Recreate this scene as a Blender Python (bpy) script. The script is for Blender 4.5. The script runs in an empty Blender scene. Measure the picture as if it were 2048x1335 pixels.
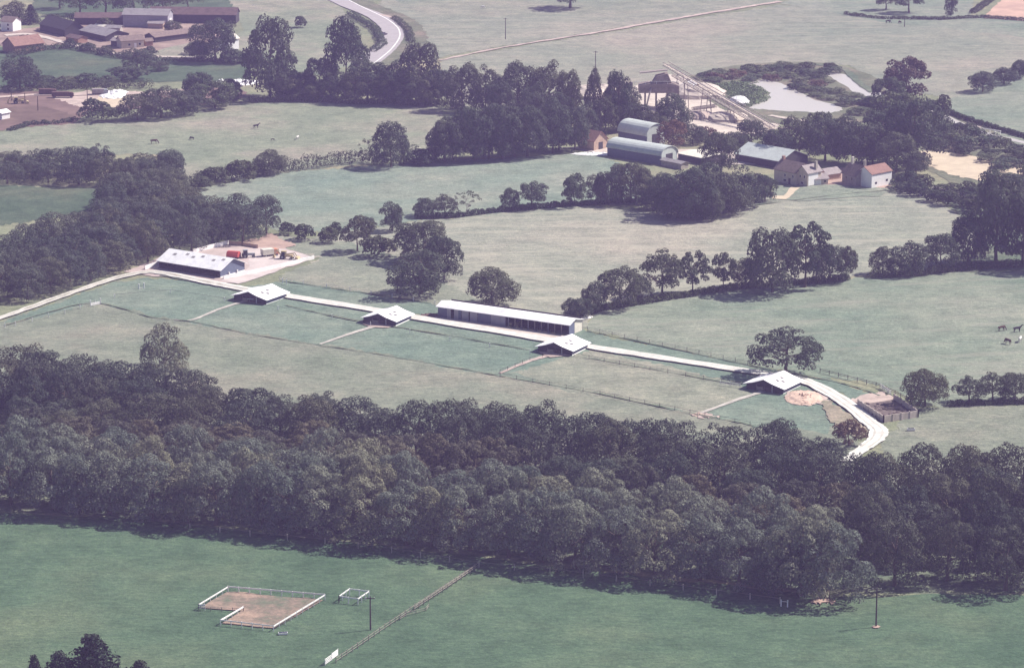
import bpy, bmesh, math, random
import numpy as np
from mathutils import Vector, Matrix
from mathutils.geometry import delaunay_2d_cdt
C = bpy.data.collections.new("Place"); S = bpy.context.scene
S.collection.children.link(C)
R = math.radians
# ------------------------------------------------------------------ camera
F_PX, HCAM, HORIZON = 6800.0, 214.0, -1000.0
PITCH = math.atan((667.5 - HORIZON) / F_PX)
cam = bpy.data.cameras.new("camera"); camo = bpy.data.objects.new("camera", cam); C.objects.link(camo)
camo.location = (0, 0, HCAM); camo.rotation_euler = (math.pi/2 - PITCH, 0, 0)
cam.sensor_width = 36; cam.lens = F_PX / 2048 * 36; cam.clip_start = 1; cam.clip_end = 20000
S.camera = camo
# ------------------------------------------------------------------ light
SUN_AZ, SUN_EL = 19, 46          # azimuth from +X towards +Y (right, a little behind the subject)
w = bpy.data.worlds.new("World"); S.world = w; w.use_nodes = True
nt = w.node_tree; bg = nt.nodes["Background"]
sky = nt.nodes.new("ShaderNodeTexSky"); sky.sky_type = 'NISHITA'; sky.sun_disc = False
sky.sun_elevation = R(SUN_EL); sky.sun_rotation = R(90 - SUN_AZ)
nt.links.new(sky.outputs[0], bg.inputs[0]); bg.inputs[1].default_value = 0.06
sl = bpy.data.lights.new("sun", 'SUN'); sl.energy = 5.0; sl.angle = R(0.5); sl.color = (1.0, 0.95, 0.88)
so = bpy.data.objects.new("sun", sl); C.objects.link(so)
sd = Vector((math.cos(R(SUN_AZ))*math.cos(R(SUN_EL)), math.sin(R(SUN_AZ))*math.cos(R(SUN_EL)), math.sin(R(SUN_EL))))
so.rotation_euler = sd.to_track_quat('Z', 'Y').to_euler(); so.location = (300, 900, 600)
S.view_settings.view_transform = 'Standard'; S.view_settings.look = 'None'
S.view_settings.exposure = 0.68; S.view_settings.gamma = 1.0
S.cycles.max_bounces = 5; S.cycles.diffuse_bounces = 2; S.cycles.volume_bounces = 1; S.cycles.transmission_bounces = 3
# ------------------------------------------------------------------ positions: photograph pixel -> metres on the ground
sp, cp = math.sin(PITCH), math.cos(PITCH)
def P(x, y, z=0.0):
    a = (x - 1024) / F_PX; b = -(y - 667.5) / F_PX
    dx, dy, dz = a, cp + b*sp, -sp + b*cp
    t = (z - HCAM) / dz
    return Vector((dx*t, dy*t, z))
def sc(y):                      # pixels per metre at a ground row
    p = P(1024, y); return F_PX / (p.y*cp + HCAM*sp)
rng = random.Random(7)
# ------------------------------------------------------------------ materials
MAT = {}
def nodes(name):
    m = bpy.data.materials.new(name); m.use_nodes = True
    t = m.node_tree; b = t.nodes["Principled BSDF"]; MAT[name] = m
    return m, t, b
def noise(t, scale, detail=4, rough=.6, co='Object', vec=None):
    n = t.nodes.new("ShaderNodeTexNoise"); n.inputs['Scale'].default_value = scale
    n.inputs['Detail'].default_value = detail; n.inputs['Roughness'].default_value = rough
    if vec is None:
        c = t.nodes.new("ShaderNodeTexCoord"); vec = c.outputs[co]
    t.links.new(vec, n.inputs['Vector']); return n.outputs['Fac']
def ramp(t, fac, cols, p0=.3, p1=.7):
    r = t.nodes.new("ShaderNodeValToRGB"); t.links.new(fac, r.inputs[0])
    e = r.color_ramp.elements
    for i, c in enumerate(cols):
        pos = p0 + (p1-p0)*i/max(1, len(cols)-1)
        if i < 2: el = e[i]; el.position = pos
        else: el = e.new(pos)
        el.color = (*c, 1)
    return r.outputs[0]
def mix(t, a, b, fac, mode='MIX'):
    m = t.nodes.new("ShaderNodeMix"); m.data_type = 'RGBA'; m.blend_type = mode
    for s, v in ((6, a), (7, b)):
        if isinstance(v, tuple): m.inputs[s].default_value = (*v, 1)
        else: t.links.new(v, m.inputs[s])
    if isinstance(fac, float): m.inputs[0].default_value = fac
    else: t.links.new(fac, m.inputs[0])
    return m.outputs[2]
def bump(t, b, fac, strength, dist):
    n = t.nodes.new("ShaderNodeBump"); n.inputs['Strength'].default_value = strength; n.inputs['Distance'].default_value = dist
    t.links.new(fac, n.inputs['Height']); t.links.new(n.outputs[0], b.inputs['Normal'])
def plain(name, col, rough=.8, var=.25, scale=.7, metal=0):
    m, t, b = nodes(name)
    lo = tuple(c*(1-var) for c in col); hi = tuple(min(1, c*(1+var)) for c in col)
    t.links.new(ramp(t, noise(t, scale, 6, .7), [lo, col, hi]), b.inputs['Base Color'])
    b.inputs['Roughness'].default_value = rough; b.inputs['Metallic'].default_value = metal
    b.inputs['Specular IOR Level'].default_value = .25
    return m
def grass(name, dark, mid, dry, patch=.012, streak=None, amt=.6):
    """pasture: big patches, medium mottling, tuft speckle, optional mowing streaks"""
    m, t, b = nodes(name)
    big = ramp(t, noise(t, patch, 5, .62), [dark, mid, dry], .32, .68)
    md = ramp(t, noise(t, .11, 5, .7), [(.74,.76,.74), (1,1,1), (1.28,1.22,1.2)], .3, .72)
    fine = ramp(t, noise(t, 1.1, 6, .95), [(.25,.29,.25), (1,1,1), (2.1,1.95,1.85)], .30, .70)
    tc0 = t.nodes.new("ShaderNodeTexCoord"); mp0 = t.nodes.new("ShaderNodeMapping"); mp0.inputs['Scale'].default_value = (.22, .55, 1)
    t.links.new(tc0.outputs['Object'], mp0.inputs['Vector'])
    tuft = ramp(t, noise(t, 1.3, 6, .8, vec=mp0.outputs[0]), [(.62,.66,.62), (1,1,1), (1.38,1.30,1.25)], .34, .66)
    c = mix(t, big, md, .9, 'MULTIPLY'); c = mix(t, c, tuft, .75, 'MULTIPLY'); c = mix(t, c, fine, amt, 'MULTIPLY')
    if streak:
        ang, sx, colr, f = streak
        tc = t.nodes.new("ShaderNodeTexCoord"); mp = t.nodes.new("ShaderNodeMapping"); mp.vector_type = 'TEXTURE'
        mp.inputs['Rotation'].default_value = (0, 0, R(ang)); mp.inputs['Scale'].default_value = (sx, 1, 1)
        t.links.new(tc.outputs['Object'], mp.inputs['Vector'])
        st = ramp(t, noise(t, .22, 3, .6, vec=mp.outputs[0]), [(0,0,0), (f,f,f)], .52, .66)
        c = mix(t, c, colr, st)
    t.links.new(c, b.inputs['Base Color'])
    b.inputs['Roughness'].default_value = 1; b.inputs['Specular IOR Level'].default_value = .05
    bump(t, b, noise(t, 1.1, 4, .7), .5, .35)
    return m
def leaf(name, a, bcol, c, trans=.25):
    m, t, b = nodes(name)
    oi = t.nodes.new("ShaderNodeObjectInfo")
    base = ramp(t, noise(t, 3.5, 3, .6), [a, bcol, c], .35, .68)
    tint = ramp(t, oi.outputs['Random'], [(.72,.78,.80), (1,1,1), (1.25,1.12,.95)], 0, 1)
    col = mix(t, base, tint, 1.0, 'MULTIPLY')
    t.links.new(col, b.inputs['Base Color']); b.inputs['Roughness'].default_value = .8
    b.inputs['Specular IOR Level'].default_value = .12
    tr = t.nodes.new("ShaderNodeBsdfTranslucent"); t.links.new(col, tr.inputs[0])
    ms = t.nodes.new("ShaderNodeMixShader"); ms.inputs[0].default_value = trans
    t.links.new(b.outputs[0], ms.inputs[1]); t.links.new(tr.outputs[0], ms.inputs[2])
    t.links.new(ms.outputs[0], t.nodes["Material Output"].inputs[0])
    return m
def sheetmetal(name, col, period=.5, var=.12, rough=.5):
    """profiled roof sheet: ribs as bump, rust and dirt as colour"""
    m, t, b = nodes(name)
    c = ramp(t, noise(t, .5, 6, .7), [tuple(x*(1-2.2*var) for x in col), col, tuple(min(1, x*(1+var)) for x in col)], .3, .7)
    t.links.new(c, b.inputs['Base Color']); b.inputs['Roughness'].default_value = rough
    w_ = t.nodes.new("ShaderNodeTexWave"); w_.inputs['Scale'].default_value = 1/period; tc = t.nodes.new("ShaderNodeTexCoord")
    t.links.new(tc.outputs['Object'], w_.inputs['Vector']); bump(t, b, w_.outputs['Fac'], .4, .05)
    return m
grass('g_base', (.17,.19,.12), (.20,.22,.14), (.28,.25,.17))
grass('g_front', (.056,.102,.062), (.078,.128,.078), (.112,.15,.09), .016)
grass('g_front_yellow', (.105,.155,.108), (.135,.18,.125), (.18,.20,.14), .025)
grass('g_paddock', (.125,.18,.14), (.15,.20,.155), (.19,.225,.175), .03)
grass('g_dry', (.16,.19,.14), (.19,.21,.16), (.235,.23,.18), .03)
grass('g_pale', (.18,.21,.16), (.22,.235,.18), (.27,.26,.205), .018)
grass('g_hay', (.21,.24,.185), (.255,.265,.21), (.32,.295,.24), .014, (4, 9, (.38,.36,.28), .55))
grass('g_blue', (.15,.205,.165), (.185,.23,.18), (.235,.255,.20), .02)
grass('g_left', (.17,.205,.145), (.205,.23,.165), (.27,.25,.20), .018)
grass('g_right', (.15,.20,.15), (.19,.225,.17), (.24,.255,.20), .018, (12, 7, (.26,.26,.205), .5))
grass('g_far', (.175,.21,.16), (.225,.24,.185), (.29,.265,.215), .010, (2, 10, (.33,.31,.24), .5))
grass('g_deep', (.06,.095,.06), (.08,.115,.075), (.11,.13,.085), .04)
grass('g_scrub', (.11,.13,.085), (.15,.16,.11), (.21,.18,.14), .05)
grass('g_verge', (.10,.14,.10), (.13,.16,.11), (.17,.18,.13), .05)
plain('soil', (.17,.115,.095), 1, .35, .09); plain('soil_dark', (.13,.09,.07), 1, .35, .12)
m, t, b = nodes('sand'); b.inputs['Roughness'].default_value = 1
c1 = ramp(t, noise(t, .10, 5, .75), [(.115,.135,.085), (.20,.155,.115), (.32,.225,.165)], .36, .60)
t.links.new(mix(t, c1, ramp(t, noise(t, 1.2, 5, .9), [(.45,.45,.45), (1,1,1), (1.5,1.5,1.5)], .3, .7), .8, 'MULTIPLY'), b.inputs['Base Color']); plain('concrete', (.62,.60,.54), .9, .2, .35)
plain('concrete_worn', (.50,.47,.41), .9, .3, .3); plain('path_grey', (.42,.39,.34), 1, .3, .4); plain('concrete_old', (.50,.43,.37), .9, .25, .5); plain('gravel', (.52,.45,.38), 1, .22, .25)
plain('gravel_pink', (.44,.35,.30), 1, .3, .25); plain('road', (.36,.33,.325), .9, .12, .3)
plain('road_line', (.75,.73,.70), .8, .1); plain('earth_pink', (.38,.27,.22), 1, .25, .2)
plain('yard_pale', (.42,.34,.31), 1, .25, .15); plain('yard_white', (.50,.43,.40), 1, .2, .2); plain('stubble', (.48,.32,.24), 1, .2, .08); plain('straw', (.52,.43,.31), 1, .15, .2)
plain('white_paint', (.82,.80,.78), .6, .08, .8); plain('wood_grey', (.30,.26,.22), .9, .3, 2)
plain('wood_dark', (.07,.055,.05), .9, .3, 2); plain('wall_blue', (.13,.15,.21), .7, .15, 1)
plain('wall_dark', (.055,.05,.055), .9, .3, 1); plain('panel_lilac', (.32,.31,.34), .7, .15, .8)
plain('wall_cream', (.66,.62,.52), .8, .15, .8); plain('brick', (.34,.20,.15), .9, .25, 1.2)
plain('brick_pale', (.46,.33,.25), .9, .25, 1.2); plain('render', (.55,.47,.38), .9, .2, .8)
plain('tile_red', (.26,.15,.12), .9, .25, 1); plain('tile_brown', (.20,.15,.13), .9, .3, 1)
plain('tile_grey', (.30,.26,.25), .9, .25, 1); plain('stone', (.38,.34,.29), .9, .3, 1)
plain('glass_dark', (.03,.035,.045), .2, .1); plain('muck', (.14,.11,.10), 1, .45, .6)
plain('red_paint', (.48,.09,.07), .5, .15); plain('yellow_paint', (.52,.42,.24), .5, .15)
plain('orange_paint', (.55,.24,.14), .6, .15); plain('grey_paint', (.30,.31,.32), .6, .15)
plain('tyre', (.03,.03,.03), .9, .2); plain('steel', (.30,.255,.225), .8, .35, .8); plain('dusty', (.30,.245,.215), .9, .4, .6); plain('rust', (.12,.07,.06), .9, .4, .8)
plain('bark', (.12,.095,.07), .95, .3, 3); plain('bark_pale', (.34,.30,.26), .95, .3, 3)
plain('hay', (.42,.34,.20), 1, .3, 1.5); plain('yard_earth', (.27,.20,.165), 1, .45, .12); plain('rubble', (.55,.40,.31), 1, .4, .8)
plain('horse_brown', (.09,.045,.03), .7, .2); plain('horse_dark', (.03,.025,.03), .7, .2); plain('horse_white', (.62,.60,.56), .7, .1)
sheetmetal('roof_white', (.84,.82,.81), .8, .10, .6); sheetmetal('roof_pale', (.50,.54,.50), .8, .10, .6)
sheetmetal('roof_grey', (.25,.23,.23), .8, .15, .8); sheetmetal('roof_red', (.12,.075,.07), .8, .2, .9)
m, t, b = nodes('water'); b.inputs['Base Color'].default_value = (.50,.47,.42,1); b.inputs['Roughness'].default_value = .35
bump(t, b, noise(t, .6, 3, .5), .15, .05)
leaf('leaf_wood', (.066,.080,.058), (.112,.128,.096), (.16,.174,.138), .25)
grass('earth_verge', (.20,.20,.14), (.27,.24,.18), (.34,.28,.22), .06)
leaf('leaf_field', (.058,.072,.050), (.098,.114,.082), (.145,.158,.115), .25)
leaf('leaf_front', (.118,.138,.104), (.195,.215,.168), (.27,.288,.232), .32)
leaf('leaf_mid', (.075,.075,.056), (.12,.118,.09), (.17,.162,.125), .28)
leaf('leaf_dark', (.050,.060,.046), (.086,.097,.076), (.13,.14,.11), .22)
leaf('leaf_pale', (.07,.095,.06), (.105,.13,.085), (.14,.155,.10), .2)
leaf('leaf_rust', (.08,.055,.04), (.13,.085,.065), (.17,.12,.09), .2)
leaf('leaf_conifer', (.018,.028,.022), (.030,.044,.032), (.05,.062,.042), .08)
leaf('leaf_hedge', (.045,.060,.040), (.075,.092,.06), (.11,.12,.08), .2)
leaf('leaf_reed', (.10,.16,.10), (.15,.21,.13), (.20,.25,.16), .2)
# ------------------------------------------------------------------ object helpers
def tag(o, label=None, cat=None, group=None, kind=None):
    if label: o['label'] = label
    if cat: o['category'] = cat
    if group: o['group'] = group
    if kind: o['kind'] = kind
    return o
def empty(name, loc, rz=0, label=None, cat=None, group=None):
    o = bpy.data.objects.new(name, None); C.objects.link(o); o.location = loc; o.rotation_euler = (0, 0, rz)
    o.empty_display_size = .5
    return tag(o, label, cat, group)
def link(name, me, parent=None, loc=None):
    o = bpy.data.objects.new(name, me); C.objects.link(o)
    if parent: o.parent = parent
    if loc is not None: o.location = loc
    return o
KIDS = {}
def copy_tree(o, parent=None):
    c = o.copy(); C.objects.link(c)
    if parent: c.parent = parent
    for ch in list(o.children): copy_tree(ch, c)
    return c
class MB:
    def __init__(s): s.v = []; s.f = []
    def add(s, vs, fs):
        n = len(s.v); s.v += [tuple(v) for v in vs]; s.f += [tuple(i+n for i in f) for f in fs]; return s
    def box(s, x0, y0, z0, x1, y1, z1):
        vs = [(x0,y0,z0),(x1,y0,z0),(x1,y1,z0),(x0,y1,z0),(x0,y0,z1),(x1,y0,z1),(x1,y1,z1),(x0,y1,z1)]
        return s.add(vs, [(0,3,2,1),(4,5,6,7),(0,1,5,4),(1,2,6,5),(2,3,7,6),(3,0,4,7)])
    def prism(s, poly, y0, y1, axis='y'):
        """poly in (x,z), extruded along y; axis 'x': poly in (y,z) extruded along x"""
        n = len(poly)
        mk = (lambda a, b, c: (a, c, b)) if axis == 'y' else (lambda a, b, c: (c, a, b))
        vs = [mk(a, b, y0) for a, b in poly] + [mk(a, b, y1) for a, b in poly]
        return s.add(vs, [tuple(range(n)), tuple(range(2*n-1, n-1, -1))] + [((i+1) % n, i, n+i, n+(i+1) % n) for i in range(n)])
    def tube(s, a, b, r0, r1=None, n=6):
        a, b = Vector(a), Vector(b); r1 = r0 if r1 is None else r1
        d = (b-a).normalized(); u = d.orthogonal().normalized(); w_ = d.cross(u)
        vs = [a + (u*math.cos(6.2832*i/n) + w_*math.sin(6.2832*i/n))*r0 for i in range(n)]
        vs += [b + (u*math.cos(6.2832*i/n) + w_*math.sin(6.2832*i/n))*r1 for i in range(n)]
        return s.add(vs, [(i, (i+1) % n, n+(i+1) % n, n+i) for i in range(n)] + [tuple(range(n-1, -1, -1)), tuple(range(n, 2*n))])
    def beam(s, a, b, w_, h):
        a, b = Vector(a), Vector(b); d = (b-a).normalized()
        sd_ = d.cross(Vector((0,0,1)));  sd_ = sd_.normalized() if sd_.length > 1e-4 else Vector((1,0,0)); up = sd_.cross(d)
        vs = [p + sd_*i*w_/2 + up*j*h/2 for p in (a, b) for i, j in ((-1,-1),(1,-1),(1,1),(-1,1))]
        return s.add(vs, [(0,1,2,3),(7,6,5,4),(0,4,5,1),(1,5,6,2),(2,6,7,3),(3,7,4,0)])
    def blob(s, c, r, seed=0, jit=.2, seg=8, rings=5, flat=True):
        g = random.Random(seed); vs = []; fs = []
        for i in range(rings+1):
            th = math.pi*i/rings*(.55 if flat else 1)
            for j in range(seg):
                k = 1 + g.uniform(-jit, jit)
                vs.append((c[0]+r[0]*k*math.sin(th)*math.cos(6.283*j/seg), c[1]+r[1]*k*math.sin(th)*math.sin(6.283*j/seg), c[2]+r[2]*(1+g.uniform(-jit, jit)*.5)*math.cos(th)))
        for i in range(rings):
            for j in range(seg): fs.append((i*seg+j, (i+1)*seg+j, (i+1)*seg+(j+1) % seg, i*seg+(j+1) % seg))
        return s.add(vs, fs)
    def build(s, name, mat, parent=None, loc=None):
        me = bpy.data.meshes.new(name); me.from_pydata(s.v, [], s.f); me.materials.append(MAT[mat])
        bm = bmesh.new(); bm.from_mesh(me); bmesh.ops.recalc_face_normals(bm, faces=bm.faces); bm.to_mesh(me); bm.free()
        return link(name, me, parent, loc)
# ------------------------------------------------------------------ ground sheets
def smooth(pts, n=8, closed=False):
    out = []; m_ = len(pts)
    rngi = range(m_ if closed else m_-1)
    for i in rngi:
        p0, p1, p2, p3 = (pts[(i-1) % m_] if closed or i else pts[0]), pts[i], pts[(i+1) % m_], (pts[(i+2) % m_] if closed or i+2 < m_ else pts[-1])
        for k in range(n):
            t_ = k/n
            out.append(.5*((2*p1)+(p2-p0)*t_+(2*p0-5*p1+4*p2-p3)*t_*t_+(3*p1-p0-3*p2+p3)*t_**3))
    if not closed: out.append(pts[-1])
    return out
def patch(name, px, mat, z, sm=False, jit=.5, raw=False):
    pts = [P(x, y) for x, y in px]
    if sm: pts = smooth(pts, 8, True)
    out = []
    g = random.Random(len(px)*31+int(px[0][0]))
    for i, a in enumerate(pts):
        b_ = pts[(i+1) % len(pts)]; L = (b_-a).length; rag = name in ('field', 'paddock', 'field_edge', 'bare_earth'); st = 1.1 if rag else 3; n = 1 if jit == 0 else max(1, int(L/st)); w0 = jit*(1.5 if rag else 1)
        ph = g.uniform(0, 6)
        for k in range(n):
            q = a.lerp(b_, k/n); lf = (math.sin(k*.31+ph)+math.sin(k*.083+ph*2))*.8 if rag and 0 < k else 0
            out.append((q.x+g.uniform(-w0, w0), q.y+g.uniform(-w0, w0)*2+lf, z))
    r_ = delaunay_2d_cdt([Vector((q[0], q[1])) for q in out], [], [list(range(len(out)))], 1, 1e-4)
    fs = []
    for f in r_[2]:
        a, b_, c = (r_[0][i] for i in f[:3]); fs.append(tuple(f) if (b_-a).cross(c-a) > 0 else tuple(reversed(f)))
    me = bpy.data.meshes.new(name); me.from_pydata([(p.x, p.y, z) for p in r_[0]], [], fs); me.materials.append(MAT[mat])
    return tag(link(name, me), kind='structure')
def strip(name, px, width, mat, z, jit=.12, sm=True, kind='structure', parent=None, off=0):
    pts = [P(x, y) for x, y in px]
    ws = width if isinstance(width, (list, tuple)) else [width]*len(px)
    if sm:
        n = 8; pts = smooth(pts, n)
        ws = [ws[min(i//n, len(ws)-1)]*(1-(i % n)/n) + ws[min(i//n+1, len(ws)-1)]*((i % n)/n) for i in range(len(pts))]
    vs = []; fs = []; g = random.Random(int(px[0][0])); P2 = []; W2 = []
    for i in range(len(pts)-1):
        L = (pts[i+1]-pts[i]).length; n = max(1, int(L/3))
        for k in range(n): P2.append(pts[i].lerp(pts[i+1], k/n)); W2.append(ws[i]+(ws[i+1]-ws[i])*k/n)
    P2.append(pts[-1]); W2.append(ws[-1])
    for i, p in enumerate(P2):
        d = (P2[min(i+1, len(P2)-1)]-P2[max(i-1, 0)]).normalized(); nrm = Vector((-d.y, d.x, 0))
        for s_ in (1, -1):
            q = p + nrm*(off + s_*max(.04, W2[i]/2+g.uniform(-jit, jit))); vs.append((q.x, q.y, z))
    for i in range(len(P2)-1): fs.append((2*i, 2*i+1, 2*i+3, 2*i+2))
    o = MB().add(vs, fs).build(name, mat, parent)
    return tag(o, kind=kind) if kind else o
mb = MB(); n = 24
for i in range(n+1):
    for j in range(n+1): mb.v.append((-4000+8000*i/n, -1500+8000*j/n, 0))
for i in range(n):
    for j in range(n): mb.f.append((i*(n+1)+j, (i+1)*(n+1)+j, (i+1)*(n+1)+j+1, i*(n+1)+j+1))
tag(mb.build('ground', 'g_base'), kind='structure')
Z = [.01]
def z_(): Z[0] += .004; return Z[0]
patch('pasture', [(-250,1010),(300,1040),(950,1112),(1640,1192),(2300,1185),(2500,1600),(700,2200),(-400,1900)], 'g_front', z_())
patch('woodland_floor', [(-250,780),(300,790),(800,900),(1480,965),(1560,950),(1640,975),(1700,1010),(2300,1000),(2300,1180),(1650,1185),(950,1105),(300,1035),(-250,1008)], 'g_verge', z_())
patch('field', [(-200,700),(12,640),(240,560),(420,570),(880,648),(1180,700),(1520,750),(1720,880),(1740,1020),(-200,900)], 'g_dry', z_())
patch('paddock', [(10,650),(130,622),(190,606),(250,618),(310,635),(380,643),(500,666),(640,690),(780,708),(900,735),(1000,750),(1160,785),(1400,828),(1500,850),(1660,865),(1690,820),(1640,775),(1500,742),(1180,692),(870,640),(570,592),(400,565),(300,555),(230,563),(120,605),(10,640)], 'g_paddock', z_())
patch('paddock', [(1020,745),(1180,700),(1480,762),(1500,792),(1400,826),(1150,785)], 'g_pale', z_())
patch('field', [(550,470),(620,478),(700,462),(850,440),(1150,410),(1300,425),(1500,405),(1560,385),(1700,375),(1850,385),(1980,470),(1900,535),(1740,552),(1480,570),(1190,610),(1170,660),(870,608),(630,570),(560,560),(640,515),(560,495),(470,490)], 'g_hay', z_())
patch('field', [(550,500),(640,480),(760,500),(880,560),(950,600),(870,608),(700,580),(560,558),(640,515)], 'g_pale', z_(), sm=True)
patch('field', [(1172,660),(1195,608),(1480,572),(1700,556),(1900,542),(2100,528),(2300,560),(2300,800),(2000,810),(1840,812),(1770,770),(1520,735)], 'g_right', z_())
patch('field_edge', [(430,575),(570,562),(870,608),(1175,662),(1300,690),(1520,733),(1690,768),(1770,800),(1720,805),(1640,768),(1540,748),(1180,690),(870,634),(570,590)], 'g_paddock', z_())
patch('field', [(1830,815),(2300,795),(2300,1010),(1790,1000),(1760,880),(1800,850)], 'g_dry', z_())
patch('field', [(372,382),(560,345),(760,330),(880,322),(1050,315),(1190,305),(1260,335),(1300,405),(1150,412),(940,432),(840,440),(700,462),(560,462),(400,400)], 'g_blue', z_())
patch('field', [(-100,300),(10,262),(150,243),(300,238),(470,208),(600,200),(880,208),(900,315),(760,325),(560,345),(380,368),(340,360),(340,310),(100,305),(10,318)], 'g_left', z_())
patch('field', [(-120,370),(210,375),(240,400),(150,430),(-120,470)], 'g_deep', z_())
patch('field', [(420,-60),(660,-30),(740,120),(640,150),(480,125),(400,110),(490,60),(470,30)], 'g_left', z_())
patch('field', [(870,120),(900,110),(1560,5),(1560,-60),(780,-60),(760,10),(820,60)], 'g_far', z_())
patch('field', [(780,-60),(1700,-60),(1450,25),(1100,30),(860,40),(790,0)], 'g_pale', z_())
patch('field', [(880,120),(1560,10),(1760,20),(2200,55),(2200,250),(1860,190),(1760,185),(1700,130),(1500,130),(1340,160),(1200,215),(900,215)], 'g_far', z_())
patch('field', [(1700,-60),(1960,-40),(1940,30),(2200,60),(2200,90),(1800,50),(1560,8)], 'g_right', z_())
patch('stubble_field', [(1965,36),(2015,-10),(2060,-60),(2300,-60),(2300,55),(2040,42)], 'stubble', z_())
patch('field', [(1900,200),(2200,60),(2300,330),(2050,300),(1880,235)], 'g_right', z_())
patch('scrub_land', [(1860,200),(2060,300),(2300,340),(2300,480),(1960,400),(1840,330),(1840,250)], 'g_scrub', z_())
patch('field', [(1860,380),(2080,440),(2080,540),(1900,545),(1980,480)], 'g_verge', z_())
patch('scrub_land', [(10,95),(140,88),(260,110),(500,120),(500,160),(300,165),(10,175),(-80,180),(-80,100)], 'g_deep', z_())
patch('farmyard', [(-60,70),(140,48),(400,45),(480,80),(400,100),(270,115),(140,90),(10,95)], 'yard_earth', z_())
patch('orchard', [(280,110),(380,85),(470,100),(500,122),(330,118)], 'g_left', z_())
patch('field', [(90,-60),(420,-60),(470,20),(330,35),(150,38),(60,25)], 'g_deep', z_())
patch('bare_earth', [(-80,190),(10,182),(160,185),(300,184),(470,172),(500,190),(450,205),(180,225),(145,248),(60,255),(-80,270)], 'soil', z_())
patch('bare_earth', [(100,196),(180,182),(300,183),(300,192),(250,215),(160,215)], 'gravel_pink', z_())
patch('bare_earth', [(-40,225),(60,212),(130,225),(145,240),(30,246),(-60,256)], 'soil_dark', z_(), sm=True)
patch('gravel_yard', [(200,192),(250,186),(262,205),(225,216),(205,210)], 'straw', z_(), sm=True)
patch('gravel_yard', [(1250,180),(1340,150),(1400,158),(1440,185),(1500,225),(1560,250),(1540,268),(1400,270),(1340,250),(1280,225),(1150,195),(1080,190)], 'gravel', z_())
patch('marsh', [(1370,165),(1450,135),(1620,125),(1740,150),(1780,200),(1760,240),(1600,250),(1480,235),(1400,190)], 'g_scrub', z_(), sm=True)
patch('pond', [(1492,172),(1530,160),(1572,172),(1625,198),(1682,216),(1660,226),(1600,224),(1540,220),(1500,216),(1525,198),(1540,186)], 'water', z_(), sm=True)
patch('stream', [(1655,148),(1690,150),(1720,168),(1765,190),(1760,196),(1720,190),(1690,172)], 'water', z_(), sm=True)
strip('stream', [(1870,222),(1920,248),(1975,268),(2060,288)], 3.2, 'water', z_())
patch('bare_earth', [(1830,304),(1900,306),(1978,322),(1968,360),(1905,350),(1850,328)], 'straw', z_(), sm=True)
patch('bare_earth', [(1990,350),(2070,328),(2080,372),(2010,380)], 'straw', z_(), sm=True)
patch('garden', [(1555,372),(1660,365),(1790,378),(1760,392),(1600,402),(1540,400)], 'g_right', z_())
patch('farmyard', [(1120,296),(1210,292),(1300,300),(1480,300),(1560,310),(1560,330),(1460,330),(1370,318),(1230,308)], 'concrete_old', z_())
patch('farmyard', [(1560,345),(1720,335),(1790,378),(1640,368),(1570,365)], 'earth_pink', z_())
# stable yard and tracks
patch('stable_yard', [(250,545),(330,512),(458,488),(520,492),(565,496),(630,516),(560,540),(470,568),(430,563),(330,555)], 'yard_pale', z_())
patch('stable_yard', [(440,560),(500,535),(490,500),(560,498),(630,516),(560,540),(475,570)], 'yard_white', z_())
patch('bare_earth', [(520,478),(545,468),(560,478),(590,492),(560,500),(520,494),(470,488)], 'earth_pink', z_())
strip('track', [(-120,678),(12,634),(130,592),(240,556),(310,546),(400,563),(480,578),(570,592)], [2.6,2.6,2.7,2.9,3.4,4,4.4,4.1], 'concrete', .42, .3)
strip('track', [(565,592),(720,617),(880,645),(1100,682),(1300,714),(1520,748),(1610,764),(1680,800),(1738,845),(1757,862),(1752,880),(1728,898),(1690,925)], [4.2,4.2,4.2,4.2,4.1,4,4.2,4.3,4.3,4.5,4.2,3.2,3], 'concrete', .43, .28)
A1 = [(-120,678),(12,634),(130,592),(240,556),(310,546),(400,563),(480,578),(570,592)]
A2 = [(565,592),(720,617),(880,645),(1100,682),(1300,714),(1520,748),(1610,764),(1680,800),(1738,845),(1757,862),(1752,880),(1728,898)]
for pts in (A1, A2):
    for of in (-.95, .85): strip('wheel_track', pts, .42, 'concrete_worn', .45, .16, off=of)
    if pts is A1: strip('track_crown', pts, .35, 'earth_verge', .46, .22, off=-.05)
strip('path', [(500,600),(440,618),(385,640),(350,640)], [1.6,1.3,1,.8], 'path_grey', z_())
strip('path', [(760,650),(700,668),(640,689)], [1.7,1.4,.9], 'path_grey', z_())
strip('path', [(1112,708),(1060,722),(1000,747)], [2,1.5,.9], 'gravel_pink', z_())
strip('path', [(1525,784),(1480,798),(1400,827)], [1.7,1.4,1.2], 'path_grey', z_())
patch('bare_earth', [(1385,830),(1400,826),(1425,831),(1435,835),(1400,835)], 'gravel_pink', z_(), sm=True)
patch('bare_earth', [(1570,790),(1610,782),(1650,790),(1655,802),(1620,812),(1590,806)], 'gravel_pink', z_(), sm=True)
patch('bare_earth', [(1640,800),(1690,822),(1735,862),(1710,872),(1660,840)], 'earth_verge', z_(), sm=True)
patch('bare_earth', [(1700,800),(1760,786),(1790,800),(1760,806),(1720,808)], 'gravel_pink', z_(), sm=True)
patch('manege', [(402,1216),(455,1183),(648,1200),(548,1258),(446,1247),(484,1222)], 'sand', z_(), jit=.2)
patch('bare_earth', [(1625,1203),(1650,1198),(1672,1203),(1650,1208)], 'earth_pink', z_(), sm=True)
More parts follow.
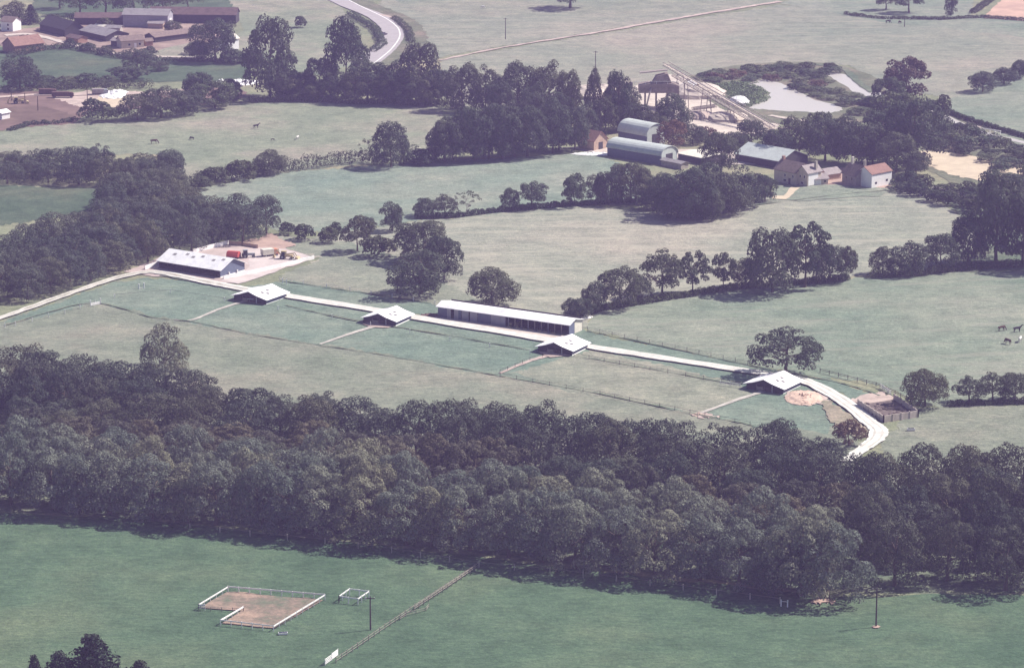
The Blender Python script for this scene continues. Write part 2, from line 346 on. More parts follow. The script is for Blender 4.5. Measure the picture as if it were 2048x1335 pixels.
patch('bare_earth', [(1744,1254),(1752,1251),(1762,1254),(1752,1256)], 'earth_pink', z_(), sm=True, jit=.1)
patch('garden_path', [(1545,398),(1572,400),(1600,376),(1582,375),(1568,392),(1545,393)], 'straw', z_(), jit=.2)
patch('stable_apron', [(725,648),(760,644),(790,652),(775,657),(740,655)], 'gravel_pink', z_(), jit=.2)
patch('stable_apron', [(1075,704),(1110,698),(1140,712),(1100,716)], 'gravel_pink', z_(), jit=.2)
patch('barn_apron', [(868,634),(1140,674),(1146,680),(1100,682),(880,645),(840,636)], 'concrete_old', z_(), jit=.2)
for pts in [[(560,562),(700,582),(870,608)], [(1175,662),(1350,698),(1520,735),(1690,768),(1760,792)],
            [(570,610),(700,640),(880,668),(1060,700)], [(1150,712),(1300,738),(1480,770)],
            [(1000,752),(1200,788),(1380,826),(1500,850),(1600,878)], [(640,691),(780,712),(1000,752)],
            [(10,652),(180,607),(300,634),(385,644),(500,668),(640,690)], [(320,552),(430,572),(560,600)], [(560,470),(640,480)],
            [(1500,412),(1600,400),(1700,388),(1800,380)]]:
    strip('grass_edge', pts, .55, 'g_verge', z_(), .35)
strip('field_edge', [(440,300),(700,330)], .5, 'g_verge', .02)
# main road
strip('verge', [(610,-40),(700,2),(790,40),(818,80),(790,112),(750,140)], 15, 'g_scrub', z_(), 1)
strip('road', [(600,-60),(640,-20),(690,8),(755,35),(786,66),(770,96),(735,126)], [8,8,8,8.5,9,10,10], 'road', z_())
strip('lane_marking', [(618,-50),(662,-18),(714,10),(778,42),(800,68),(784,98),(748,128)], .5, 'road_line', z_(), .05)
strip('track', [(880,122),(1000,97),(1200,65),(1400,30),(1560,4)], [1.2,2,2.4,2.6,3], 'gravel_pink', z_(), .6)
strip('track', [(760,30),(800,42),(815,62)], 2, 'gravel_pink', z_(), .3)
strip('track', [(10,72),(60,70),(120,84),(200,104),(270,112),(370,116),(480,122)], [5,4,3,3.5,4,3,2], 'concrete_old', z_(), .5)
strip('track', [(-60,200),(60,191),(150,190),(300,187),(480,170)], [4,4,5,4,3], 'gravel_pink', z_(), .6)
strip('ditch', [(1600,128),(1680,136),(1712,160),(1745,186)], 3, 'g_verge', z_(), .6)
strip('track', [(1540,232),(1640,250),(1560,258)], 3, 'gravel', z_(), .6)
# ------------------------------------------------------------------ foliage meshes
def leaf_mesh(name, puffs, per, size, mat, seed, up=-.35, shell=(.78, 1.06), cull=.80):
    """leaf clumps spread through ellipsoid puffs [(cx,cy,cz,rx,ry,rz)]"""
    g = np.random.default_rng(seed); pf = np.array(puffs, float)
    area = (pf[:, 3]*pf[:, 4]*pf[:, 5])**(2/3); cnt = np.maximum(6, (per*area/area.sum()).astype(int))
    idx = np.repeat(np.arange(len(pf)), cnt); n = len(idx)
    d = g.normal(size=(n*3, 3)); d /= np.linalg.norm(d, axis=1)[:, None]; d = d[d[:, 2] > up]
    while len(d) < n: d = np.vstack([d, d])
    d = d[:n]; r = g.uniform(*shell, size=n)[:, None]
    c = pf[idx, :3] + pf[idx, 3:]*d*r
    if cull:
        rel = (c[:, None, :]-pf[None, :, :3])/pf[None, :, 3:]
        keep = ~((np.linalg.norm(rel, axis=2) < cull).any(axis=1)); c = c[keep]; d = d[keep]; n = len(c)
    nr = d + g.normal(scale=.38, size=(n, 3)); nr /= np.linalg.norm(nr, axis=1)[:, None]
    a = np.cross(nr, g.normal(size=(n, 3))); a /= np.linalg.norm(a, axis=1)[:, None]; b_ = np.cross(nr, a)
    s_ = size*g.uniform(.55, 1.35, size=(n, 1)); a = a*s_*.5; b_ = b_*s_*.5*g.uniform(.6, 1, size=(n, 1))
    v = np.stack([c-a-b_*.4, c-b_+a*.3, c+a+b_*.3, c+b_-a*.2], axis=1).reshape(-1, 3)
    me = bpy.data.meshes.new(name); me.vertices.add(4*n); me.vertices.foreach_set('co', v.ravel())
    me.loops.add(4*n); me.loops.foreach_set('vertex_index', np.arange(4*n)); me.polygons.add(n)
    me.polygons.foreach_set('loop_start', np.arange(0, 4*n, 4)); me.polygons.foreach_set('loop_total', np.full(n, 4))
    me.update(); me.validate(); me.materials.append(MAT[mat]); return me
def crown_puffs(g, n, z0, z1, rad=.5, pr=(.11, .18), shape='round', hollow=.55):
    rad *= 1.14; hollow = max(hollow, .66)
    """puffs over an ellipsoid crown; hollow = how deep inside they may sit"""
    out = []; ph = g.uniform(0, 6.28); lop = [g.uniform(.86, 1.1) for _ in range(5)]
    while len(out) < n:
        z = g.uniform({'dome': -.6, 'spread': -.7}.get(shape, -.97), 1); a = g.uniform(0, 6.2832); q = math.sqrt(1-z*z)
        if z < 0 and shape != 'spread': q = q**.45
        d = g.uniform(hollow, 1.0); r = g.uniform(*pr)
        k = lop[int(a/1.2567) % 5]*(1+.10*math.sin(2*a+ph))
        if shape == 'spread': hz, cz, lift = (z1-z0)*.42, z0+(z1-z0)*.52, .9
        elif shape == 'tall': hz, cz, lift = (z1-z0)*.5, z0+(z1-z0)*.5, 1
        elif shape == 'dome': hz, cz, lift = (z1-z0)*.56, z0+(z1-z0)*.44, 1
        else: hz, cz, lift = (z1-z0)*.5, z0+(z1-z0)*.5, 1
        rz_ = r*g.uniform(.7, .95)
        rr = max(0, rad*k-r*.7)*q*d
        if shape == 'tall': rr *= (1-.25*z)
        zz = cz + (hz-rz_*.8)*z*d*g.uniform(.9, 1.06)
        out.append((rr*math.cos(a), rr*math.sin(a), zz, r, r, rz_))
    return out
def trunk_mesh(name, seed, h=.55, r=.028, mat='bark', limbs=6, reach=.33, top=.85, h0=.25):
    g = random.Random(seed); m_ = MB(); a = Vector((0, 0, -.01)); pts = [a]
    k = 5
    for i in range(1, k+1): pts.append(Vector((g.uniform(-.015, .015)*i, g.uniform(-.015, .015)*i, top*i/k)))
    for i in range(k): m_.tube(pts[i], pts[i+1], r*(1-i/k*.8)*(1.35 if i == 0 else 1), r*(1-(i+1)/k*.8), 7)
    for i in range(limbs):
        z = g.uniform(h0, top*.8); ang = 6.283*i/limbs+g.uniform(-.4, .4); s_ = Vector((0, 0, z))
        mid = s_+Vector((math.cos(ang)*reach*.5, math.sin(ang)*reach*.5, .08)); e = s_+Vector((math.cos(ang)*reach, math.sin(ang)*reach, g.uniform(.14, .26)))
        m_.tube(s_, mid, r*.5, r*.3, 5); m_.tube(mid, e, r*.3, r*.08, 5)
        m_.tube(mid, mid+Vector((math.cos(ang+.9)*reach*.4, math.sin(ang+.9)*reach*.4, .12)), r*.25, r*.06, 4)
    me = bpy.data.meshes.new(name); me.from_pydata(m_.v, [], m_.f); me.materials.append(MAT[mat]); return me
KIND = {}
def kind(k, nvar, per, size, mat, n, z0, z1, pr, shape, hollow, tr, cull=.8, **kw):
    KIND[k] = []
    for i in range(nvar):
        g = random.Random(hash_(k)+i)
        pf = crown_puffs(g, n, z0, z1, .5, pr, shape, hollow)
        KIND[k].append((leaf_mesh('crown', pf, per, size, mat, hash_(k)+i, cull=cull, **kw), trunk_mesh('trunk', i+hash_(k), **tr) if tr else None))
def hash_(s_): return sum(ord(c)*(i+3) for i, c in enumerate(s_)) % 9973
kind('wood', 6, 13000, .027, 'leaf_wood', 74, .10, 1, (.075, .15), 'dome', .72, dict(limbs=5, top=.7))
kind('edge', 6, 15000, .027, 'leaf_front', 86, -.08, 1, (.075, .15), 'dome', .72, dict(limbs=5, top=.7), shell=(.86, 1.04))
kind('leftwood', 6, 14000, .027, 'leaf_wood', 66, -.08, 1, (.09, .17), 'dome', .70, dict(limbs=5, top=.7))
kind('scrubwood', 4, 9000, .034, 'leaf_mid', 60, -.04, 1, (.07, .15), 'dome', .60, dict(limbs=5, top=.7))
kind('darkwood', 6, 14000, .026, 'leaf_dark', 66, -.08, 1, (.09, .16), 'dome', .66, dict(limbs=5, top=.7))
kind('round', 7, 12000, .032, 'leaf_field', 62, -.04, 1, (.10, .19), 'round', .5, dict(r=.026), cull=.66)
kind('oak', 5, 11000, .030, 'leaf_field', 56, .10, 1, (.085, .15), 'round', .5, dict(r=.030, limbs=9, reach=.4, h0=.2))
kind('openoak', 2, 6500, .038, 'leaf_field', 46, .12, 1, (.075, .13), 'round', .55, dict(r=.024, limbs=9, reach=.36, h0=.3))
kind('tall', 4, 11000, .033, 'leaf_field', 60, -.02, 1, (.10, .18), 'tall', .45, dict(r=.020), cull=.66)
kind('pale', 3, 7000, .042, 'leaf_pale', 46, .0, 1, (.10, .17), 'round', .5, dict(r=.022), cull=.66)
kind('rusty', 2, 6500, .042, 'leaf_rust', 42, .0, 1, (.10, .17), 'round', .5, dict(r=.022))
kind('sparse', 2, 900, .034, 'leaf_pale', 22, .2, 1, (.05, .10), 'tall', .4, dict(r=.012, limbs=10, mat='bark_pale', reach=.3), cull=0)
kind('bush', 4, 2200, .085, 'leaf_hedge', 22, -.05, 1, (.16, .26), 'dome', .5, None)
kind('palebush', 3, 1800, .085, 'leaf_pale', 20, -.05, 1, (.16, .26), 'dome', .5, None)
kind('rustbush', 2, 1600, .085, 'leaf_rust', 18, -.05, 1, (.16, .26), 'dome', .5, None)
def conifer(i):
    g = random.Random(50+i); pf = []
    for k in range(15):
        h = .08 + .9*k/14; rad = .5*(1-h)**.8+.02
        nb = max(3, int(12*(1-h))+3)
        for j in range(nb):
            a = 6.283*j/nb + k*.7+g.uniform(-.2, .2)
            for q in (.35, .7, 1): pf.append((rad*q*.95*math.cos(a), rad*q*.95*math.sin(a), h-.055*q+.02, .055*(1.25-q*.5)+.012, .055*(1.25-q*.5)+.012, .022))
    return leaf_mesh('crown', pf, 6500, .034, 'leaf_conifer', 90+i, cull=0, shell=(.4, 1.15)), trunk_mesh('trunk', i, r=.018, limbs=4, top=.95, reach=.1)
KIND['conifer'] = [conifer(0), conifer(1)]
NAMES = dict(wood='broadleaf_tree', edge='broadleaf_tree', leftwood='broadleaf_tree', scrubwood='broadleaf_tree', darkwood='broadleaf_tree', round='broadleaf_tree', oak='oak_tree', openoak='oak_tree', tall='tall_tree', pale='willow_tree', rusty='copper_tree', sparse='thin_tree', conifer='conifer_tree', bush='bush', palebush='bush', rustbush='bush')
tg = random.Random(3)
def plant_at(p, h, wd, k, label, group=None, cat=None):
    crown, trunk = tg.choice(KIND[k]); rz = tg.uniform(0, 6.283)
    if trunk is None:
        o = link(NAMES[k], crown); o.location = p; o.rotation_euler = (0, 0, rz); o.scale = (wd, wd*tg.uniform(.9, 1.1), h)
        return tag(o, label, cat or 'bush', group)
    e = empty(NAMES[k], p, rz, label, cat or 'tree', group); e.scale = (wd, wd*tg.uniform(.92, 1.08), h)
    link('crown', crown, e); link('trunk', trunk, e); return e
def plant(x, yb, yt, wpx, k, label, group=None):
    s_ = sc(yb); return plant_at(P(x, yb), (yb-yt)/(s_*.972), wpx/s_, k, label, group)
ORD = ['first','second','third','fourth','fifth','sixth','seventh','eighth','ninth','tenth','eleventh','twelfth','thirteenth','fourteenth','fifteenth','sixteenth','seventeenth','eighteenth']
def row(items, what, where, group):
    items = sorted(items, key=lambda q: q[0])
    for i, it in enumerate(items):
        it = (it[0], it[1], it[2], it[3]*1.05, it[4])
        adj = {'round':'rounded','oak':'wide spreading','openoak':'open crowned','tall':'tall','pale':'pale green','rusty':'reddish','sparse':'thin sparse','conifer':'dark pointed','wood':'dense','edge':'dense','bush':'dark low','palebush':'pale low','rustbush':'reddish low'}[it[4]]
        pos = 'leftmost' if i == 0 else ('rightmost' if i == len(items)-1 else ORD[i]+' from left')
        plant(*it, f'{adj} {what}, {pos} {where}', group)
def inside(p, poly):
    c = False; j = len(poly)-1
    for i in range(len(poly)):
        a, b_ = poly[i], poly[j]
        if (a.y > p.y) != (b_.y > p.y) and p.x < (b_.x-a.x)*(p.y-a.y)/(b_.y-a.y)+a.x: c = not c
        j = i
    return c
def scatter(px, spacing, seed, tries=9000, maxn=400, avoid=()):
    poly = [P(x, y) for x, y in px]; g = random.Random(seed); out = []
    x0, x1 = min(p.x for p in poly), max(p.x for p in poly); y0, y1 = min(p.y for p in poly), max(p.y for p in poly)
    for _ in range(tries):
        q = Vector((g.uniform(x0, x1), g.uniform(y0, y1), 0))
        if inside(q, poly) and all((q-o).length > spacing for o in out) and all((q-o).length > spacing*.85 for o in avoid): out.append(q)
        if len(out) >= maxn: break
    return out
def pixel(p):
    d = Vector((p.x, p.y, p.z-HCAM)); zz = d.y*cp - d.z*sp; up = d.y*sp + d.z*cp
    return 1024+F_PX*d.x/zz, 667.5-F_PX*up/zz
# the main wood belt
g = random.Random(21)
back = [(-110,800),(50,785),(110,815),(200,800),(300,795),(400,822),(500,848),(700,872),(800,898),(950,905),(1050,915),(1250,935),(1400,960),(1480,965),(1560,947),(1640,968),(1690,1000)]
front = [(1640,1190),(1560,1190),(1300,1158),(950,1112),(650,1074),(300,1038),(-110,1008)]
fl = sorted(front)
def fy(x):
    for (a, b_), (c, d) in zip(fl, fl[1:]):
        if a <= x <= c: return b_+(d-b_)*(x-a)/(c-a)
    return fl[-1][1]
def cnt(q): return pixel(q)[0]
fr = []
fpts = [P(x, y) for x, y in fl]
for a, b_ in zip(fpts, fpts[1:]):
    n_ = max(1, round((b_-a).length/8.6))
    for k in range(n_): q = a.lerp(b_, (k+g.uniform(-.2, .2))/n_); q.y += g.uniform(.5, 4); fr.append(q)
allq = fr + scatter(back+[(1690,1050),(1660,1150)]+front, 8.8, 5, 30000, 260, fr)
ed = sorted([q for q in allq if fy(pixel(q)[0])-pixel(q)[1] < 28], key=cnt)
rr_ = sorted([q for q in allq if fy(pixel(q)[0])-pixel(q)[1] > 165], key=cnt); md_ = [q for q in allq if q not in ed and q not in rr_]
ONES = ['','first','second','third','fourth','fifth','sixth','seventh','eighth','ninth','tenth','eleventh','twelfth','thirteenth','fourteenth','fifteenth','sixteenth','seventeenth','eighteenth','nineteenth']
def ordn(i):
    i += 1
    if i < 20: return ONES[i]
    t_ = {2:('twentieth','twenty'),3:('thirtieth','thirty'),4:('fortieth','forty'),5:('fiftieth','fifty'),6:('sixtieth','sixty'),7:('seventieth','seventy')}[i//10]
    return t_[0] if i % 10 == 0 else t_[1]+'-'+ONES[i % 10]
dep = lambda q: fy(pixel(q)[0])-pixel(q)[1]
B1 = [q for q in md_ if dep(q) < 75]; B2 = [q for q in md_ if 75 <= dep(q) < 120]; B3 = [q for q in md_ if dep(q) >= 120]
for lst, mode in ((ed, 0), (rr_, 1), (sorted(B1, key=cnt), 2), (sorted(B2, key=cnt), 3), (sorted(B3, key=cnt), 4)):
    for i, q in enumerate(lst):
        h, wd = {0:(g.uniform(13.5,17), g.uniform(12,15.5)), 2:(g.uniform(14,17), g.uniform(12,15.5)), 3:(g.uniform(8,11), g.uniform(9,13)), 4:(g.uniform(8,11.5), g.uniform(9,13)), 1:(g.uniform(12.5,15.5), g.uniform(11.5,15))}[mode]; px_ = pixel(q)[0]
        if mode in (1, 4) and px_ < 760: h *= .80 if px_ > 170 else .92
        sect = ['far left','left','centre left','centre right','right','far right'][min(5, max(0, int(px_/285)))]
        if mode == 0: lab, gr = f'tree {ordn(i)} from the left in the shaded front row of the big wood', 'front row trees of the big wood'
        elif mode == 1: lab, gr = f'tree {ordn(i)} from the left along the paddock side of the big wood', 'paddock side trees of the big wood'
        else:
            rw_ = {2:'second', 3:'third', 4:'fourth'}[mode]
            lab, gr = f'crown {ordn(i)} from the left in the {rw_} row back of the big wood', f'{rw_} row trees of the big wood'
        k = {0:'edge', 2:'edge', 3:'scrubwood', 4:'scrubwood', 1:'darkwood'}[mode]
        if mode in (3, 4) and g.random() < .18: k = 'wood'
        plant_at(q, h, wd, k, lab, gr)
rw = sorted(scatter([(1760,1010),(1790,985),(1900,1002),(2100,1010),(2120,1185),(1760,1172),(1710,1130),(1715,1040)], 8.8, 8, 9000, 80), key=cnt)
for i, q in enumerate(rw):
    h = g.uniform(13, 17); wd = g.uniform(11, 15)
    plant_at(q, h, wd, 'darkwood', f'dark tree {ordn(i)} from the left in the wood right of the track end', 'trees of the right hand wood')
plant(1655, 1196, 1030, 160, 'edge', 'leafy tree on the corner at the right end of the big wood, over bare earth')
plant(1600, 1190, 1005, 150, 'edge', 'tall full crown just left of the corner tree at the end of the big wood')
# left wood
lw = sorted(scatter([(-60,560),(30,535),(120,500),(215,465),(245,405),(340,400),(400,455),(500,462),(546,466),(480,487),(330,515),(262,538),(225,546),(130,588),(-60,620)], 7.9, 12, 12000, 160), key=cnt)
for i, q in enumerate(lw):
    plant_at(q, g.uniform(10, 13), g.uniform(10, 13.5), 'leftwood', f'dense tree {ordn(i)} from the left in the wood above the stable and track', 'trees of the left wood')
uw = sorted(scatter([(-50,366),(200,370),(345,392),(340,352),(200,348),(-50,342)], 7.4, 14, 5000, 60), key=cnt)
for i, q in enumerate(uw):
    plant_at(q, g.uniform(7, 11), g.uniform(9, 12), 'leftwood', f'tree {ordn(i)} from the left in the thick belt below the horse field', 'trees of the upper left belt')
# rows and groups of trees
row([(890,324,236,66,'round'),(978,318,236,80,'round'),(1030,314,214,80,'tall'),(1118,300,228,60,'round'),(905,322,228,80,'tall'),(950,322,206,82,'round'),(1005,318,200,88,'round'),(1055,313,205,82,'round'),(1105,306,196,82,'tall'),(1150,300,212,62,'round'),
     (930,300,222,70,'round'),(1080,298,210,70,'round')], 'tree', 'in the group left of the brick barn', 'trees left of the brick barn')
row([(575,200,150,60,'round'),(625,200,160,60,'round'),(765,208,150,60,'round'),(850,212,150,60,'round'),(540,196,24,98,'tall'),(562,198,128,60,'round'),(600,196,140,62,'round'),(640,196,112,62,'tall'),(692,192,30,84,'tall'),(735,204,118,90,'round'),(785,206,122,84,'round'),
     (838,204,78,92,'tall'),(876,208,135,60,'round'),(710,206,140,60,'round'),(660,200,150,60,'round'),(815,208,140,70,'round')], 'tree', 'in the belt along the horse field top', 'trees along the horse field')
row([(925,220,122,76,'round'),(972,226,130,62,'round'),(1036,228,120,86,'round'),(1098,236,122,80,'round'),(1138,242,134,58,'tall'),(1187,262,134,34,'tall'),(1236,262,135,58,'round'),
     (1000,240,160,60,'round'),(1070,250,165,70,'round'),(1210,268,188,56,'round'),(1252,258,186,60,'round'),(1120,262,180,60,'round'),(1172,278,205,50,'round'),(1345,268,186,74,'round'),(1275,262,205,56,'round'),(1310,272,222,46,'round'),(1250,240,168,50,'round')], 'tree', 'between the brick barn and gravel works', 'trees by the gravel works')
row([(1318,284,226,44,'round'),(1345,298,238,58,'rusty'),(1385,288,248,52,'round'),(1442,348,256,74,'round'),(1502,292,234,60,'round'),(1472,300,262,44,'round'),(1412,282,252,40,'rusty')], 'tree', 'among the barrel roofed barns and sheds', 'trees among the farm barns')
row([(1815,205,112,92,'rusty'),(1780,215,150,60,'pale'),(1800,268,180,108,'pale'),(1826,330,192,116,'round'),(1758,300,215,80,'pale'),(1705,330,232,90,'round'),(1650,322,236,84,'round'),
     (1598,312,230,82,'round'),(1556,318,252,66,'round'),(1745,330,250,84,'round'),(1792,345,262,86,'round'),(1832,350,300,50,'round'),(1640,290,218,60,'pale'),(1680,300,230,60,'round')], 'tree', 'in the large clump behind the farmhouses', 'trees behind the farmhouses')
row([(1355,436,372,80,'round'),(1410,438,366,80,'round'),(1465,426,362,80,'round'),(1310,418,372,60,'round'),(1330,424,346,84,'round'),(1378,438,334,100,'round'),(1438,428,334,94,'round'),(1488,415,334,84,'round'),(1530,402,346,52,'round'),(1405,400,322,80,'round'),(1290,405,340,50,'round')], 'tree', 'in the round grove below the farm barns', 'grove below the farm')
row([(850,433,394,46,'round'),(890,433,389,44,'oak'),(933,432,379,52,'sparse'),(1020,420,374,36,'round'),(1063,418,362,56,'oak'),(1148,412,343,50,'pale'),(1192,406,348,40,'round'),(1222,406,334,64,'round'),(1262,406,320,78,'round')], 'tree', 'along the hedge across the middle fields', 'trees of the middle hedge')
row([(1155,634,592,54,'round'),(1186,624,560,52,'round'),(1240,614,530,94,'oak'),(1280,604,548,44,'round'),(1325,594,498,74,'oak'),(1385,586,500,60,'openoak'),(1447,580,500,44,'openoak'),(1490,572,512,50,'round'),
     (1545,584,447,112,'tall'),(1610,574,444,96,'openoak'),(1660,562,486,70,'round'),(1692,560,490,46,'openoak')], 'tree', 'in the hedgerow right of the long barn', 'hedgerow trees right of the long barn')
row([(1765,548,490,46,'tall'),(1820,550,480,78,'round'),(1882,540,462,64,'round'),(1936,528,420,76,'round'),(1992,524,330,118,'round'),(2045,528,380,96,'round'),(2010,440,345,100,'round'),(2090,540,400,90,'round')],
    'tree', 'in the dark right edge clump', 'trees of the right hand clump')
row([(1850,812,733,88,'round'),(1938,805,752,58,'oak'),(1985,802,744,56,'oak'),(2030,800,738,62,'round')], 'tree', 'in the row right of the walled pen', 'trees right of the walled pen')
row([(1965,184,142,56,'round'),(2008,168,134,46,'round'),(2038,158,118,40,'round')], 'tree', 'in the short row at the upper right edge', 'trees at the upper right edge')
row([(575,469,443,32,'bush'),(610,480,447,44,'bush'),(655,484,452,42,'bush'),(672,474,442,30,'bush')], 'clipped bush', 'of the bushes above the stable yard', 'bushes above the yard')
row([(190,242,196,62,'bush'),(222,243,210,36,'palebush'),(275,240,186,62,'round'),(322,236,172,80,'round'),(368,230,178,72,'round'),(430,216,158,84,'pale'),(400,205,140,60,'pale'),(462,200,155,46,'pale')], 'tree', 'in the group above the horse field', 'trees above the horse field')
row([(40,178,112,86,'round'),(275,138,96,62,'round'),(320,142,120,36,'round'),(252,160,130,74,'bush'),(90,172,150,50,'bush'),(130,174,152,56,'bush'),(175,172,146,60,'bush'),(215,170,150,40,'bush')], 'tree or shrub', 'on the bank below the top left farm', 'bank below the top left farm')
row([(430,124,36,82,'round'),(466,126,98,50,'bush'),(505,126,100,46,'bush'),(398,118,80,40,'round')], 'tree', 'around the top left white cottage', 'trees at the white house')
row([(30,50,0,46,'round'),(62,48,10,42,'conifer'),(110,40,28,30,'bush')], 'tree', 'at the top left corner', 'trees at the top left corner')
row([(160,30,-36,66,'wood'),(212,32,-40,72,'wood'),(268,33,-40,72,'wood'),(325,30,-38,66,'wood'),(376,20,-36,56,'wood'),(120,18,-40,50,'wood')], 'tree', 'in the top wood behind the grey barn', 'dark wood behind the grey barn')
row([(860,-14,-80,90,'oak'),(1000,-10,-90,100,'oak'),(1140,16,-52,84,'oak'),(1450,-16,-80,90,'oak')], 'field tree', 'along the top edge of the pale fields', 'trees along the top edge')
row([(1772,20,-30,42,'oak'),(1818,26,-32,52,'oak'),(1902,36,-25,26,'tall')], 'field tree', 'along the top right edge', 'trees along the top right edge')
row([(400,378,352,46,'bush'),(432,368,332,52,'bush'),(486,360,318,54,'bush'),(540,348,300,68,'round'),(782,334,243,80,'tall'),(735,326,275,34,'sparse'),(825,326,285,40,'sparse'),(850,328,296,60,'bush')], 'tree', 'along the hedge under the horse field', 'trees along the horse field hedge')
plant(715, 502, 428, 64, 'openoak', 'open crowned tree with bare stems left of the big oak clump')
plant(758, 512, 464, 58, 'bush', 'dark shrub between the open crowned tree and the big oaks')
plant(785, 462, 402, 48, 'round', 'narrow leafy tree poking up behind the big oak clump')
plant(735, 470, 432, 36, 'oak', 'small tree at the back left of the big oak clump')
plant(848, 522, 432, 122, 'round', 'great rounded tree at the back of the oak clump in the field')
plant(842, 588, 498, 128, 'round', 'great spreading oak at the front of the field clump, casting a long shadow')
plant(888, 560, 462, 80, 'round', 'leafy tree on the right side of the field oak clump')
plant(985, 610, 533, 108, 'round', 'broad oak standing just behind the long white roofed barn')
plant(1572, 750, 656, 132, 'oak', 'lone oak with an open crown beside the last small stable')
plant(331, 772, 642, 92, 'edge', 'single round topped tree standing out above the big wood at left')
plant(1697, 890, 834, 64, 'rusty', 'reddish bush beside the bend of the white track')
plant(600, 55, 30, 26, 'bush', 'small dark bush alone in the top left pasture')
plant(1887, 238, 186, 38, 'bush', 'dark bush at the head of the stream')
plant(188, 1420, 1265, 215, 'conifer', 'tall dark conifer in the bottom left corner')
plant(122, 1425, 1300, 170, 'conifer', 'shorter dark conifer left of the tall corner one')
plant(72, 1430, 1306, 90, 'conifer', 'slim dark conifer leftmost at the bottom edge')
plant(282, 1440, 1318, 150, 'conifer', 'dark conifer tip rightmost at the bottom edge')
# scrub
for i, q in enumerate(sorted(scatter([(1380,160),(1450,140),(1600,135),(1700,140),(1640,150),(1660,180),(1760,205),(1760,235),(1690,232),(1690,212),(1620,190),(1560,165),(1480,162),(1420,175)], 6.5, 31, 5000, 45), key=cnt)):
    k = g.choice(['palebush','palebush','palebush','rustbush','bush']); plant_at(q, g.uniform(1.2, 3.4), g.uniform(5, 9), k, f'low scrubby bush, {ordn(i)} from the left on the marshy ground around the pond', 'scrub round the pond')
for i, q in enumerate(sorted(scatter([(1850,215),(1880,245),(2048,310),(2110,340),(2110,400),(2010,370),(1975,322),(1900,306),(1850,300)], 7, 33, 5000, 45), key=cnt)):
    k = g.choice(['bush','palebush','palebush','bush']); plant_at(q, g.uniform(2, 5.5), g.uniform(5, 9), k, f'low scrubby bush, {ordn(i)} from the left beside the stream at right', 'scrub by the stream')
for q in []: pass
for i, q in enumerate(sorted(scatter([(1795,366),(1880,384),(1990,408),(2070,430),(2070,448),(1960,428),(1850,400),(1800,382)], 6, 35, 5000, 30), key=cnt)):
    plant_at(q, g.uniform(3, 6), g.uniform(6, 9), 'bush', f'dark bush, {ordn(i)} from the left in the shady bank right of the white walled house', 'bushes of the shady bank')
def hedge(px, hgt, wid, mat, label, seed, dens=80):
    pts = [P(x, y) for x, y in px]; o0 = pts[0].copy(); pf = []; gg = random.Random(seed)
    for a, b_ in zip(pts, pts[1:]):
        L = (b_-a).length; n = max(1, int(L/.75))
        for k in range(n):
            q = a.lerp(b_, (k+gg.random())/n)-o0; h = hgt*gg.uniform(.6, 1.15); r = wid*gg.uniform(.4, .7)
            pf.append((q.x+gg.uniform(-.3, .3), q.y+gg.uniform(-.4, .4)*wid*.5, h*.5, r, r, h*.55))
    me = leaf_mesh('hedge', pf, int(len(pf)*dens*1.5), .42, mat, seed, up=-.6, cull=.6)
    o = link('hedge', me, None, o0); return tag(o, label, 'hedge')
hedge([(368,380),(430,364),(560,346),(720,324),(780,330),(880,322)], 4.4, 3.6, 'leaf_hedge', 'thick uneven hedge under the horse field', 1)
hedge([(830,438),(900,436),(1000,424),(1140,412),(1290,404)], 1.8, 1.8, 'leaf_hedge', 'low patchy hedge across the middle fields', 2)
hedge([(1150,636),(1200,622),(1330,600),(1480,578),(1640,566),(1700,560)], 1.9, 2, 'leaf_hedge', 'rough hedge bottom running right from the long barn', 3)
hedge([(1740,556),(1830,552),(1920,540),(2100,530)], 2.2, 2.4, 'leaf_hedge', 'dark hedge under the right hand clump of trees', 4)
hedge([(500,205),(600,203),(700,208),(880,212),(930,222)], 2.6, 3, 'leaf_hedge', 'shaded hedge bottom along the top of the horse field', 5)
hedge([(1870,216),(1930,240),(2000,262),(2080,284)], 1.6, 2, 'leaf_hedge', 'dark hedge along the far bank of the stream', 6)
hedge([(20,262),(60,250),(110,248),(150,243)], 1.6, 2, 'leaf_hedge', 'scrappy hedge between the brown earth and the horse field', 7, 50)
hedge([(1690,30),(1760,38),(1880,40),(1960,36),(2080,44)], 1.4, 2.4, 'leaf_hedge', 'dark hedge line under the top right trees', 8, 50)
hedge([(1945,28),(1985,0),(2010,-20)], 2, 3, 'leaf_hedge', 'dark hedge left of the orange stubble field', 9, 50)
hedge([(300,122),(400,124),(500,126),(560,130)], 2, 2.4, 'leaf_hedge', 'dark hedge below the white house at the top left', 10, 55)
hedge([(1900,812),(1990,808),(2100,806)], 1.4, 1.8, 'leaf_hedge', 'low shaded hedge at the right edge below the tree row', 11, 55)
hedge([(20,116),(90,100),(150,98),(230,116),(300,120)], 2.6, 3, 'leaf_hedge', 'dark hedge in front of the top left farm', 21, 60)
hedge([(130,46),(240,44),(300,42)], 4, 4, 'leaf_hedge', 'tall dark hedge behind the dark barn', 22, 60)
hedge([(390,70),(420,60),(470,56)], 3, 3, 'leaf_hedge', 'dark hedge beside the long red barn', 23, 60)
hedge([(10,182),(120,180),(230,178),(300,176)], 3, 4, 'leaf_hedge', 'dark hedge above the brown earth', 24, 60)
hedge([(790,38),(815,60),(822,85)], 1.6, 3, 'leaf_pale', 'rough bank of scrub outside the road bend', 12, 50)
hedge([(700,30),(750,60),(765,90),(745,105)], 1.8, 3.5, 'leaf_pale', 'rough bank of scrub inside the road bend', 13, 50)
hedge([(1470,170),(1510,165)], .8, 4, 'leaf_reed', 'bright reed fringe at the upper end of the pond', 14, 40)
